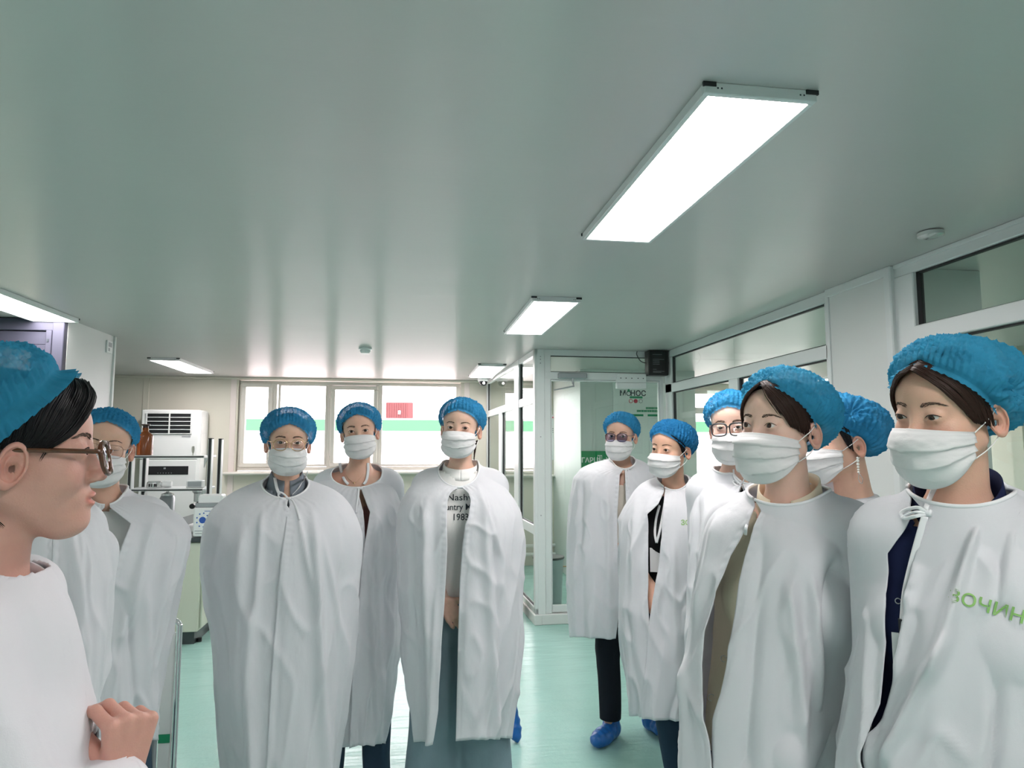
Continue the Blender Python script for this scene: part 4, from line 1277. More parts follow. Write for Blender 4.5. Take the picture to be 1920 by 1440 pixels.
box('trim_12', (RW - .008, -.6, CEIL - .02), (RW + .01, 2.965, CEIL), 'alu_white', .003, kind=S)
# room seen through the right glass
box('wall_far', (1.915, 7.5, 0), (3.30, 7.62, CEIL), 'wall_white', kind=S)
box('wall_far', (1.915, 7.62, 0), (2.03, BW, CEIL), 'wall_white', kind=S)
box('trim_13', (5.3, 5.2, 0), (6.5, 5.32, CEIL), 'wall_cream', .003, kind=S)
# pipes along the foot of the back wall in the glass room
for z, r in ((.16, .022), (.27, .022)):
    o = MB().tube([(1.15, BW - .07, z), (1.98, BW - .07, z)], r, 12).build('heating_pipe', MATS['plastic_white'])
    tag(o, 'white heating pipe along the back wall inside the glass room, %s one' % ('lower' if z < .2 else 'upper'), 'pipe', 'heating pipes in the glass room')
tag(MB().lathe([(.035, 2.447), (.05, 2.445), (.05, 2.43), (.02, 2.42)], (2.138, 2.46, 0), 20).build('ceiling_plug', MATS['chrome']), 'tiny round metal fitting on the ceiling above the column', 'fitting')

# ------------------------------------------------------------------ ceiling lights
def panel(x0, y0, label, length=1.2, wdt=.30):
    r = empty('ceiling_light', (x0 + wdt / 2, y0 + length / 2, CEIL), 0, label, 'light', 'flat panel lights on the ceiling')
    f = MB(); x1, y1 = x0 + wdt, y0 + length; z0 = CEIL - .030; e = .016
    f.box((x0, y0, z0), (x1, y0 + e, CEIL), .002).box((x0, y1 - e, z0), (x1, y1, CEIL), .002).box((x0, y0 + e, z0), (x0 + e, y1 - e, CEIL), .002).box((x1 - e, y0 + e, z0), (x1, y1 - e, CEIL), .002)
    f.build('frame', MATS['alu_white'], r)
    g = MB()
    for (a, b) in ((x0, y0), (x1, y0), (x0, y1), (x1, y1)):
        sx_ = 1 if a == x0 else -1; g.box((a - sx_ * .004, b - .003, CEIL - .012), (a + sx_ * .03, b + .003, CEIL - .001))
    g.pieces('corner_clip', MATS['gasket'], r)
    s_ = MB()
    for a in (x0 + .035, x0 + .045, x1 - .045, x1 - .035): s_.lathe([(.0025, y0 - .0005), (.0025, y0 + .001)], (a, 0, CEIL - .015), 8, 'y')
    s_.pieces('screw', MATS['print_dark'], r)
    box('diffuser', (x0 + e, y0 + e, z0 + .004), (x1 - e, y1 - e, z0 + .008), 'panel_light', parent=r)
RX = .705
panel(RX, 1.50, 'large lit ceiling panel at the upper right, nearest of its row')
panel(RX, 3.89, 'lit ceiling panel in front of the glass room, second of the right row')
panel(RX + .005, 7.15, 'small far lit ceiling panel beside the dome camera')
panel(-2.60, 3.86, 'lit ceiling panel at the left edge above the grey door')
panel(-2.60, 7.15, 'lit ceiling panel above the white air conditioner')
for y in (-.9, -3.3):  # unseen panels added behind the camera to raise the ambient light
    for x in (RX, -2.60): panel(x, y, 'lit ceiling panel added unseen behind the viewer for ambient light')
panel(-4.7, 3.0, 'lit ceiling panel left of the picture'); panel(-4.7, .2, 'lit ceiling panel left of the picture')
for (x, y) in ((3.9, 1.5), (3.9, 4.3), (5.2, 6.9)): panel(x, y, 'lit ceiling panel in the room behind the right glass wall')

# smoke detector, dome camera
r = empty('smoke_detector', (-.41, 6.16, CEIL), 0, 'white round smoke detector on the middle of the ceiling', 'detector')
MB().lathe([(.058, CEIL), (.060, CEIL - .016), (.052, CEIL - .022)], (-.41, 6.16, 0), 28).build('base', MATS['plastic_white'], r)
MB().lathe([(.046, CEIL - .022), (.046, CEIL - .036), (.036, CEIL - .052), (.015, CEIL - .056)], (-.41, 6.16, 0), 28).build('sensor_head', MATS['plastic_white'], r)
r = empty('security_camera', (.91, 8.4, CEIL), 0, 'white dome security camera on the ceiling beside the glass room', 'camera')
c_ = (.915, 8.55, 0)
MB().lathe([(.075, CEIL), (.075, CEIL - .03), (.066, CEIL - .055)], c_, 24).build('housing', MATS['plastic_white'], r)
MB().lathe([(.055, CEIL - .055), (.053, CEIL - .08), (.036, CEIL - .105), (.01, CEIL - .113)], c_, 24).build('dome', MATS['plastic_black'], r)
MB().lathe([(.016, -.01), (.018, .015)], (c_[0], c_[1] - .05, CEIL - .08), 12, 'y').build('lens_ring', MATS['chrome'], r)
MB().tube(spline([(.98, 8.55, CEIL - .02), (1.0, 8.3, CEIL - .035), (.99, 8.0, CEIL - .012)], 14), .004, 6).build('cable', MATS['plastic_white'], r)

# black control box over the glass door
r = empty('control_box', (2.26, DW - .06, 2.35), 0, 'black control box mounted in the corner above the glass door', 'box')
MB().box((2.155, DW - .13, 2.215), (2.345, DW - .02, 2.445), .006).build('case', MATS['plastic_black'], r)
MB().box((2.160, DW - .140, 2.222), (2.330, DW - .129, 2.440), .003).build('cover', MATS['plastic_black'], r)
pr = MB()
for k, (x0, x1, z) in enumerate([(2.19, 2.28, 2.405), (2.19, 2.30, 2.36), (2.19, 2.255, 2.345), (2.19, 2.255, 2.33), (2.19, 2.255, 2.315), (2.19, 2.225, 2.268), (2.19, 2.30, 2.250), (2.19, 2.27, 2.240)]):
    pr.box((x0, DW - .1408, z - .0012), (x1, DW - .1398, z + .0012))
pr.build('print', MATS['print_grey'], r)
MB().tube(spline([(2.16, DW - .06, 2.33), (2.10, DW - .07, 2.35), (2.07, DW - .05, 2.41), (2.08, DW - .03, 2.445)], 16), .004, 6).build('cable', MATS['plastic_black'], r)

# poster beyond the glass door
YP = 7.486; qx = lambda p: atY(p, 760, YP)[0]; qz = lambda q: atY(1190, q, YP)[2]
r = empty('wall_poster', (2.55, 7.49, 1.6), 0, 'white wall poster with black and green lettering behind the glass door', 'poster')
box('sheet', (qx(1150), 7.488, 1.0), (qx(1262), 7.497, 2.30), 'paper_white', parent=r)
def txt(name, body, size, x, z, m, parent, Y=7.486, **kw):
    V, F = place_text(body, size, (x, Y, z), (1, 0, 0), (0, 0, 1), **kw); return link(name, V, F, MATS[m], parent, smooth=False)
txt('lettering', 'М', .086, qx(1168), qz(738), 'print_dark', r, bold=.0018, extrude=.0008)
txt('lettering', 'НОС', .086, qx(1197), qz(738), 'print_dark', r, bold=.0018, extrude=.0008)
ox, oz = qx(1179), qz(738)
e = MB().lathe([(.028, -.001), (.028, .001)], (ox, YP, oz), 24, 'y').build('emblem', MATS['print_dark'], r)
MB().lathe([(.020, -.002), (.020, .0005)], (ox, YP - .0005, oz), 20, 'y').build('emblem_centre', MATS['paper_white'], e)
MB().add([(ox, YP - .0025, oz + .075), (ox - .016, YP - .0025, oz + .022), (ox + .020, YP - .0025, oz + .022), (ox, YP, oz + .075), (ox - .016, YP, oz + .022), (ox + .020, YP, oz + .022)], [(0, 1, 2), (5, 4, 3), (0, 3, 4, 1), (1, 4, 5, 2), (2, 5, 3, 0)]).build('emblem_leaf', MATS['print_green'], e)
box('green_strip', (qx(1181), YP - .001, qz(747)), (qx(1205), YP + .0015, qz(743)), 'print_green', parent=r)
for x, m_ in ((1183, 'print_red'), (1192, 'print_red'), (1201.5, 'print_grey')):
    MB().lathe([(.024, -.001), (.024, .001)], (qx(x), YP, qz(752)), 20, 'y').build('round_mark', MATS[m_], r)
    if x != 1192: MB().lathe([(.017, -.0015), (.017, .0005)], (qx(x), YP - .0005, qz(752)), 18, 'y').build('mark_centre', MATS['paper_white'], r)
gr = MB()
rr = random.Random(3)
for (x0, x1, z) in ((1211, 1236, 765), (1194, 1236, 770.5)):
    x = qx(x0)
    while x < qx(x1): wd = rr.uniform(.010, .018); gr.box((x, YP - .001, qz(z) - .012), (x + wd, YP + .0015, qz(z) + .012)); x += wd + .005
gr.build('green_lettering', MATS['print_green'], r)
for x0, x1 in ((1180, 1206), (1214, 1240)):
    MB().box((qx(x0), YP - .002, qz(780.5)), (qx(x1), YP + .0015, qz(776.5)), .008).build('green_label', MATS['print_green'], r)
    MB().box((qx(x0) + .01, YP - .004, qz(850)), (qx(x1) - .01, YP + .0015, qz(784)), .002).build('document_pocket', MATS['plastic_white'], r)

# exit sign
x0, x1, z0, z1, Y = 1.92, 2.30, 1.275, 1.515, 7.478
r = MB().box((x0, Y, z0), (x1, Y + .02, z1), .003).build('exit_sign', MATS['sign_green'])
tag(r, 'green exit sign with white lettering and arrow behind the glass door', 'sign')
txt('lettering', 'ГАРЦ', .075, x0 + .093, 1.41, 'paper_white', r, Y=Y - .002, bold=.002, extrude=.0006)
rm = MB().box((x0 + .185, Y - .002, 1.375), (x0 + .19, Y, 1.47)).box((x0 + .19, Y - .002, 1.46), (x0 + .235, Y, 1.468)).box((x0 + .232, Y - .002, 1.375), (x0 + .237, Y, 1.468))
rm.lathe([(.008, -.002), (.008, 0)], (x0 + .212, Y, 1.448), 12, 'y').box((x0 + .203, Y - .002, 1.41), (x0 + .219, Y, 1.438)).box((x0 + .198, Y - .002, 1.378), (x0 + .207, Y, 1.412)).box((x0 + .214, Y - .002, 1.382), (x0 + .226, Y, 1.41)).box((x0 + .19, Y - .002, 1.425), (x0 + .205, Y, 1.433))
rm.build('running_figure', MATS['paper_white'], r)
MB().box((x0 + .25, Y - .002, 1.413), (x0 + .29, Y, 1.425)).add([(x0 + .325, Y - .002, 1.419), (x0 + .285, Y - .002, 1.447), (x0 + .285, Y - .002, 1.391), (x0 + .325, Y, 1.419), (x0 + .285, Y, 1.447), (x0 + .285, Y, 1.391)], [(0, 1, 2), (5, 4, 3), (0, 3, 4, 1), (1, 4, 5, 2), (2, 5, 3, 0)]).build('arrow', MATS['paper_white'], r)
# notice board
r = MB().box((1.885, BW - .02, 1.39), (1.985, BW, 1.995), .003).build('notice_board', MATS['plastic_white'])
tag(r, 'narrow white notice board with small round marks inside the glass room', 'board')
r.location.x += 0
for k, x in enumerate((1.905, 1.935, 1.965)): MB().lathe([(.011, -.001), (.011, .001)], (x, BW - .021, 1.96), 14, 'y').build('round_mark', MATS['print_red' if k != 1 else 'print_grey'], r)
pr = MB()
for z in (1.81, 1.785, 1.76): pr.box((1.897, BW - .022, z - .004), (1.912, BW - .02, z + .004)).box((1.92, BW - .022, z - .002), (1.965, BW - .02, z + .002))
pr.build('printed_lines', MATS['print_dark'], r)

# red trolley frame inside the glass room
r = empty('red_trolley', (1.52, 7.1, 0), 0, 'dark red tubular trolley frame on the green floor behind the glass door', 'trolley')
P = lambda a, b: MB().tube(spline(a, 14), b, 8)
m_ = MB()
for dy in (0, .35):
    m_.tube(spline([(1.36, 7.0 + dy, .78), (1.385, 7.0 + dy, .80), (1.40, 7.0 + dy, .74), (1.385, 7.0 + dy, .5), (1.40, 7.0 + dy, .42), (1.44, 7.0 + dy, .34), (1.45, 7.0 + dy, .02)], 22), .013, 8)
    m_.tube([(1.385, 7.0 + dy, .5), (1.37, 7.0 + dy, .1)], .012, 8).tube([(1.37, 7.0 + dy, .12), (1.45, 7.0 + dy, .12)], .011, 8)
m_.tube([(1.40, 7.0, .72), (1.40, 7.35, .72)], .012).tube([(1.45, 7.0, .13), (1.45, 7.35, .13)], .012).tube([(1.385, 7.0, .5), (1.385, 7.35, .5)], .012)
m_.build('tube_frame', MATS['red_paint'], r)
MB().tube([(1.45, 7.15, .30), (1.70, 7.15, .30)], .006, 8).build('drawbar', MATS['cardboard'], r)
for y in (7.0, 7.35):
    MB().lathe([(.03, -.01), (.04, -.008), (.04, .008), (.03, .01)], (1.37, y, .04), 18, 'x').build('wheel', MATS['plastic_black'], r)

# cardboard sheet and grey bin leaning at the side partition
r = MB().box((.985, 6.22, .02), (1.035, 6.50, .60), .004).build('cardboard_box', MATS['cardboard'])
tag(r, 'flat brown cardboard box standing against the glass partition', 'box')
MB().box((.983, 6.30, .02), (1.037, 6.34, .601), .001).build('tape', MATS['print_blue'], r)
r = MB().lathe([(.13, .0), (.15, .45), (.155, .46)], (1.38, 6.75, 0), 28).build('waste_bin', MATS['steel_grey'])
tag(r, 'round grey bin standing inside the glass room by the partition', 'bin')
r2 = MB().lathe([(.158, .455), (.162, .465), (.158, .475), (.12, .478)], (1.38, 6.75, 0), 28).build('rim', MATS['plastic_black'], r)

# ------------------------------------------------------------------ air conditioner
Y0 = 8.60
r = empty('air_conditioner', (-2.86, Y0 + .18, 0), 0, 'tall white floor-standing air conditioner against the back wall', 'air conditioner')
ax0 = atY(265, 800, Y0)[0]; ax1 = atY(372, 800, Y0)[0]; azt = atY(320, 768, Y0)[2]
MB().box((ax0, Y0 + .012, .02), (ax1 + .02, Y0 + .34, azt), .02).build('cabinet', MATS['plastic_white'], r)
wz = lambda y: atY(320, y, Y0)[2]; wx = lambda x: atY(x, 800, Y0)[0]
MB().box((ax0, Y0 - .004, wz(861)), (ax1, Y0 + .014, azt - .004), .008).build('upper_panel', MATS['plastic_white'], r)
MB().box((ax0, Y0 - .004, .04), (ax1, Y0 + .014, wz(861) - .006), .008).build('lower_panel', MATS['plastic_white'], r)
gl = MB().box((wx(275), Y0 - .008, wz(814)), (wx(360), Y0 - .004, wz(774)), .001).build('air_outlet', MATS['dark_slot'], r)
fn_ = MB()
for k in range(6): z = wz(775) + (wz(813) - wz(775)) * k / 5; fn_.box((wx(275), Y0 - .022, z - .004), (wx(360), Y0 - .008, z + .004), .001)
for x in (wx(275), wx(318), wx(359)): fn_.box((x - .007, Y0 - .020, wz(814)), (x + .007, Y0 - .009, wz(774)), .001)
fn_.build('louvres', MATS['plastic_white'], gl)
box('badge', (wx(342), Y0 - .007, wz(820)), (wx(358), Y0 - .003, wz(817)), 'print_grey', parent=r)
dp = MB().box((wx(271), Y0 - .008, wz(890)), (wx(357), Y0 - .003, wz(874)), .001).build('display', MATS['plastic_black'], r)
mk = MB().box((wx(311), Y0 - .0095, wz(879.5)), (wx(315), Y0 - .008, wz(876.5)))
for k in range(6): mk.box((wx(300 + 5 * k), Y0 - .0095, wz(887.5)), (wx(301.5 + 5 * k), Y0 - .008, wz(886.3)))
mk.build('display_marks', MATS['print_grey'], dp)
for (a, b) in ((781, 811), (813, 850), (852, 872)):
    pp = MB().box((ax1 + .021, Y0 + .05, wz(b)), (ax1 + .024, Y0 + .26, wz(a))).build('paper_sheet', MATS['paper_white'], r)

# ------------------------------------------------------------------ laboratory bench with shelves
by = 5.82; bx1 = -1.645; bx0 = -2.30
r = empty('laboratory_bench', (-1.97, by, 0), 0, 'cream laboratory bench with dark worktop and black plinth', 'bench')
MB().box((bx0, by + .03, 0), (bx1 - .03, 7.9, .10)).build('plinth', MATS['worktop_dark'], r)
MB().box((bx0, by, .10), (bx1, 7.95, .795), .004).build('cabinet', MATS['bench_cream'], r)
MB().box((bx0 - .02, by - .02, .80), (bx1 + .03, 7.97, .835), .006).build('worktop', MATS['worktop_dark'], r)
for k in range(4):
    y = by + .04 + k * .52
    dd = MB().box((bx1, y, .12), (bx1 + .018, y + .49, .60), .004).build('door', MATS['bench_cream'], r)
    MB().box((bx1 + .018, y + .06, .50), (bx1 + .034, y + .16, .515), .003).build('handle', MATS['chrome'], dd)
    dd = MB().box((bx1, y, .62), (bx1 + .018, y + .49, .78), .004).build('drawer', MATS['bench_cream'], r)
    MB().box((bx1 + .018, y + .18, .69), (bx1 + .034, y + .30, .705), .003).build('handle', MATS['chrome'], dd)
ft = MB()
for k in range(6): ft.lathe([(.02, 0), (.02, .03)], (bx1 - .01, by + .1 + k * .38, 0), 10)
ft.pieces('foot', MATS['plastic_black'], r)
r = empty('bench_shelf', (-1.97, 6.0, .835), 0, 'two-tier metal reagent shelf standing on the laboratory bench', 'shelf')
for y in (6.02, 6.32):
    for x in (-1.655, -2.27):
        po = MB().box((x - .016, y - .03, .835), (x + .016, y + .03, 1.625), .003).build('upright', MATS['alu_white'], r)
        MB().box((x - .010, y - .034, .90), (x + .010, y - .0305, 1.622)).box((x - .013, y - .033, 1.622), (x + .013, y + .03, 1.632)).build('slot_strip', MATS['gasket'], po)
for z in (1.215, 1.487):
    sh = MB().box((-2.30, 6.0, z - .02), (-1.70, 6.36, z), .003).build('shelf_board', MATS['alu_white'], r)
    MB().box((-2.29, 5.996, z - .016), (-1.705, 6.0, z - .006)).build('edge_strip', MATS['gasket'], sh)
    for x in (-1.70, -2.29):
        MB().add([(x, 6.0, z - .02), (x, 6.0, z - .10), (x + .03, 6.0, z - .02), (x, 6.01, z - .02), (x, 6.01, z - .10), (x + .03, 6.01, z - .02)], [(0, 1, 2), (5, 4, 3), (0, 3, 4, 1), (1, 4, 5, 2), (2, 5, 3, 0)]).build('bracket', MATS['chrome'], r)
# amber bottle
glass_mat('amber_glass', (.55, .16, .03), .10)
c_ = atY(271, 850, 6.15); bx = c_[0]
r = MB().lathe([(.050, 1.488), (.062, 1.492), (.063, 1.645), (.058, 1.662), (.028, 1.685), (.024, 1.69), (.024, 1.72)], (bx, 6.15, 0), 32).build('reagent_bottle', mat('amber_bottle', (.30, .075, .015), .12, spec=.8, transmission=.35))
tag(r, 'brown glass reagent bottle with dark stopper on the upper shelf', 'bottle')
MB().lathe([(.020, 1.70), (.022, 1.735), (.034, 1.742), (.034, 1.750), (.015, 1.752)], (bx, 6.15, 0), 24).build('stopper', mat('stopper', (.04, .02, .015), .3), r)
# small things on the shelves
x = atY(362, 845, 6.1)[0]
r = MB().lathe([(.010, 1.488), (.004, 1.492), (.004, 1.505), (.010, 1.515), (.013, 1.54), (.010, 1.56), (.004, 1.566)], (x, 6.10, 0), 14).build('glass_stopper', mat('frosted', (.55, .56, .50), .4, transmission=.2))
tag(r, 'small pale ornament-like stopper at the right end of the upper shelf', 'stopper')
x = atY(290, 903, 6.12)[0]
r = MB().lathe([(.060, 1.216), (.062, 1.222), (.058, 1.262), (.046, 1.272)], (x, 6.12, 0), 24).build('metal_ring_stand', MATS['chrome']); tag(r, 'short chrome cylinder with dark slots on the lower shelf', 'instrument')
sl = MB()
for a in (-.02, .0, .02, .034): sl.box((x + a - .004, 6.055, 1.228), (x + a + .004, 6.066, 1.252))
sl.pieces('slot', MATS['gasket'], r)
x = atY(306, 900, 6.14)[0]
r = MB().lathe([(.028, 0), (.030, .02), (.030, .06), (.024, .07)], (x, 6.14, 1.246), 18, 'x').build('white_cup', MATS['plastic_white']); r.data.transform(Matrix.Identity(4)); tag(r, 'white cup lying on its side on the lower shelf', 'cup')
x = atY(367, 903, 6.10)[0]
r = MB().box((x - .066, 6.06, 1.216), (x + .064, 6.14, 1.278), .006).build('digital_timer', MATS['plastic_white']); tag(r, 'small white meter with grey screen at the right of the lower shelf', 'meter')
box('screen', (x - .052, 6.057, 1.226), (x + .056, 6.061, 1.270), 'steel_grey', parent=r)
# microscope-like stirrer and the white instrument with blue print
x = atY(356, 935, 6.0)[0]
r = empty('stirrer', (x, 6.3, .835), 0, 'chrome and black overhead stirrer under the lower shelf', 'instrument')
MB().lathe([(.055, 1.19), (.055, 1.17), (.042, 1.16), (.042, 1.09), (.030, 1.085)], (x, 6.25, 0), 22).build('motor_head', MATS['chrome'], r)
MB().box((x - .02, 6.22, .9), (x + .045, 6.28, 1.085), .01).build('body_arm', MATS['plastic_black'], r)
MB().lathe([(.022, -.02), (.024, 0), (.02, .01)], (x - .05, 6.25, 1.05), 16, 'y').build('focus_knob', MATS['plastic_black'], r)
MB().box((x - .07, 6.15, .836), (x + .08, 6.38, .90), .01).build('stand', MATS['plastic_white'], r)
x = atY(290, 935, 6.0)[0]
r = empty('glass_cooker', (x, 6.3, .835), 0, 'grey metal canister half hidden under the lower shelf', 'instrument')
MB().lathe([(.06, .836), (.06, 1.12), (.05, 1.14)], (x, 6.3, 0), 22).build('canister', MATS['steel_grey'], r)
MB().lathe([(.05, 1.14), (.05, 1.155), (.012, 1.17), (.012, 1.185)], (x, 6.3, 0), 22).build('lid', MATS['chrome'], r)
Yi = 5.812; ix = lambda p, q=970: atY(p, q, Yi)[0]; iz = lambda q: atY(390, q, Yi)[2]
r = empty('table_instrument', (ix(392), Yi, .835), 0, 'white bench-top instrument with blue printed picture near the bench corner', 'instrument')
MB().box((ix(362), Yi, .838), (ix(362) + .235, Yi + .16, iz(952)), .012).build('housing', MATS['plastic_white'], r)
MB().box((ix(364), Yi + .01, iz(952)), (ix(362) + .225, Yi + .15, iz(943)), .008).build('grey_band', MATS['steel_grey'], r)
MB().box((ix(368), Yi + .03, iz(946)), (ix(368) + .185, Yi + .155, iz(928)), .012).build('top_lid', MATS['plastic_white'], r)
pr = MB(); cx_, cz_ = ix(380), iz(975)
pr.lathe([(.026, -.001), (.026, .001)], (cx_, Yi - .001, cz_), 20, 'y')
for k in range(9):
    a = k * .7; pr.lathe([(.006, -.001), (.006, .001)], (cx_ + .045 * math.cos(a), Yi - .001, cz_ + .055 * math.sin(a)), 8, 'y')
pr.box((ix(383), Yi - .002, iz(959)), (ix(398), Yi, iz(958)))
pr.build('blue_print', MATS['print_blue'], r)
MB().box((ix(366), Yi - .002, iz(996)), (ix(388), Yi, iz(994.5))).box((ix(367), Yi - .002, iz(1001)), (ix(388), Yi, iz(999.5))).build('printed_stripe', MATS['print_grey'], r)

# chrome-edged display stand behind the left visitors
Yd = 2.75
r = empty('roll_up_stand', (-1.36, Yd, 0), 0, 'upright aluminium stand with pale panel at the hip of the left visitors', 'stand')
xa = atY(300, 1300, Yd)[0]; xb = atY(331, 1300, Yd)[0]; zt = atY(320, 1172, Yd)[2]
MB().box((xa, Yd, .03), (xb - .014, Yd + .02, zt - .03), .003).build('panel', MATS['paper_white'], r)
po = MB().tube([(xb, Yd, .02), (xb, Yd, zt)], .011, 12).build('front_post', MATS['chrome'], r)
MB().tube(spline([(xb, Yd, zt), (xb - .01, Yd, zt + .012), (xb - .04, Yd + .03, zt + .012), (xb - .06, Yd + .06, zt)], 12), .010, 10).build('top_bend', MATS['chrome'], r)
for k in (1, 2): MB().tube([(xa - .03 * k, Yd + .05 * k, .02), (xa - .03 * k, Yd + .05 * k, zt - .02)], .012, 12).build('rear_post', MATS['steel_grey'], r)
MB().box((xa + .002, Yd - .003, atY(320, 1392, Yd)[2]), (xb - .016, Yd + .001, atY(320, 1376, Yd)[2])).build('green_band', MATS['print_green'], r)
MB().box((xa - .12, Yd - .06, 0), (xb + .04, Yd + .16, .03), .008).build('base', MATS['steel_grey'], r)

# ------------------------------------------------------------------ outside: yard, white building with a green band
mat('facade_white', (.80, .76, .77), .7, bump=(2, .004, 2, (9, 1, .2))); mat('facade_green', (.034, .125, .062), .6); mat('yard', (.55, .52, .50), .9); mat('rust_red', (.10, .020, .020), .6)
box('ground', (-60, 9.3, -.3), (60, 90, -.05), 'yard', kind=S)
YF = 24.0; fz = lambda py: atY(700, py, YF)[2]; fx = lambda px: atY(px, 800, YF)[0]
r = empty('factory_building', (0, YF + 3, 0), 0, 'long white factory building with a green band outside the window', 'building')
MB().box((-40, YF, -.05), (45, YF + 10, fz(784))).build('wall', MATS['facade_white'], r)
MB().box((-40, YF - .03, fz(808)), (45, YF, fz(787))).build('green_band', MATS['facade_green'], r)
pl = MB()
for k in range(14): pl.box((fx(458) + k * .05, YF - .08, -.05), (fx(458) + k * .05 + .02, YF - .03, fz(839)))
pl.build('grey_cladding', mat('cladding_grey', (.50, .47, .52), .7), r)
r = MB().box((fx(719), YF + 2, fz(783)), (fx(764) + .2, YF + 5, atY(740, 754, YF + 2)[2]), .03).build('roof_tank', MATS['rust_red'])
tag(r, 'rusty red metal tank on the roof of the factory building', 'tank')
rb = MB()
for k in range(10): rb.box((fx(719) + k * .085, YF + 1.97, fz(783)), (fx(719) + k * .085 + .03, YF + 2, atY(740, 755, YF + 2)[2]))
rb.build('ribs', MATS['rust_red'], r)
MB().box((fx(744), YF + 1.95, fz(771)), (fx(749), YF + 1.99, fz(764))).build('hatch', MATS['facade_white'], r)
r = MB()
xm = fx(583); h0, h1 = fz(784) + .01, atY(583, 730, YF + 3)[2]
for s_ in (-1, 1): r.tube([(xm + s_ * .10, YF + 3, h0), (xm + s_ * .02, YF + 3, h1 - .3)], .018, 5)
for k in range(6):
    z = h0 + (h1 - .3 - h0) * k / 6; a = .10 - .08 * k / 6; r.tube([(xm - a, YF + 3, z), (xm + a * .9, YF + 3, z + .15)], .012, 4)
r.tube([(xm, YF + 3, h1 - .3), (xm, YF + 3, h1)], .015, 5)
tag(r.build('radio_mast', MATS['steel_grey']), 'thin lattice mast on the roof seen through the window', 'mast')
r = MB().box((fx(527), YF + 2, fz(765)), (fx(549), YF + 2.3, fz(763.5)), .005)
for p in (529, 537, 546): r.box((fx(p), YF + 2.1, fz(784)), (fx(p) + .03, YF + 2.15, fz(764)))
tag(r.build('roof_rack', MATS['steel_grey']), 'low metal frame on the roof left of the mast', 'frame')
# ------------------------------------------------------------------ the visitors
G = 'visitors in white gowns, blue bouffant caps and face masks'
def jeans(name, c): return mat(name, c, .8, spec=.2, bump=[(30, .002, 4, (1, 1, .5)), (500, .0003, 2, (1, 1, 1))], noise=(9, .18))
jeans('denim_light', (.21, .29, .33)); jeans('denim_dark', (.035, .065, .10)); jeans('denim_black', (.010, .013, .020)); jeans('denim_navy', (.022, .045, .075))
for nm, c in (('cloth_grey', (.20, .23, .27)), ('cloth_white', (.92, .91, .89)), ('cloth_black', (.012, .012, .014)), ('cloth_beige', (.84, .75, .58)),
              ('cloth_navy', (.012, .018, .060)), ('cloth_cream', (.68, .64, .56)), ('cloth_rose', (.35, .16, .15)), ('coat_white', (.76, .74, .78)), ('cloth_lilac', (.50, .46, .62))):
    mat(nm, c, .8, spec=.2, bump=[(24, .0022, 4, (1, 1, .5)), (600, .0002, 2, (1, 1, 1))])

# --- A: round gold glasses, front left of the middle
p = Person('person in wide closed gown with round gold glasses, nearest of the middle three', (542, 830), 2.62, yaw=2, pitch=3, roll=1, skin='skin_b', gaze=(0, 2), elbow=.20)
p.build_body(); p.build_eyes(); p.build_brows(thick=1.0); p.build_lashes(.9)
p.build_hair(lim=(84, 86, 92, 100, 118, 124), m='hair_under')
p.build_cap(seed=11, front=86, side=116, back=124, puff=.018, puffb=.026, n=56)
p.build_mask(seed=3, side=.069, zt=-.020, zb=-.130, pleat=.8)
p.build_glasses(MATS['frame_gold'], MATS['lens_clear'], hw=.0255, hh=.0215, ex=2.2, r=.0016, cz=-.008, label='thin round gold-rimmed glasses')
p.shirt(MATS['cloth_grey'], 'grey_blouse', fat=.012, neckup=.0, bottom=.55)
p.collar(MATS['cloth_grey'], p.nz - .030, p.nz + .05, .086, .060, gap=.16, dip=.035, tiltb=.025)
p.trousers(MATS['denim_dark']); p.shoe(-1); p.shoe(1)
p.cape([(894, 492, 580), (903, 462, 606), (912, 440, 630), (925, 420, 648), (945, 400, 663), (970, 389, 673), (1000, 384, 679), (1050, 384, 678), (1100, 392, 672), (1150, 402, 668), (1200, 409, 663), (1300, 418, 650), (1440, 431, 634), (1580, 440, 622), (1640, 444, 618)],
       [(900, 540, 541), (938, 540, 541), (948, 538, 543), (960, 546, 538), (1000, 556, 533), (1050, 550, 526), (1150, 545, 518), (1250, 540, 511), (1350, 538, 505), (1440, 536, 502), (1640, 533, 498)],
       (540, 937), bf=.215, seed=21, amp=.8, nfold=11, folds=[(585, 9, 960, 1440, .022, 22), (600, 6, 1000, 1200, .012, 45), (455, 12, 970, 1300, .012, -8), (640, 9, 1050, 1440, -.014, -6), (492, 6, 950, 1150, .012, -14), (555, 4, 945, 1060, .010, 20), (470, 10, 1120, 1560, .018, 8)])
p.build_k = p.ribbon([(513, 884), (516, 900), (519, 915), (524, 928)], w=.0058, bvh=p.all_bvh(), off=.010, name='mask_strap')
p.ribbon([(577, 884), (570, 900), (560, 915), (548, 928)], w=.0058, bvh=p.all_bvh(), off=.010, name='mask_strap')
p.ribbon([(540, 934), (532, 926), (524, 923), (522, 930), (530, 936), (540, 935)], w=.0032)
p.ribbon([(540, 934), (549, 940), (557, 956), (562, 975)], w=.0036)
p.ribbon([(536, 934), (544, 936)], w=.0065, th=.005, name='tie_knot')

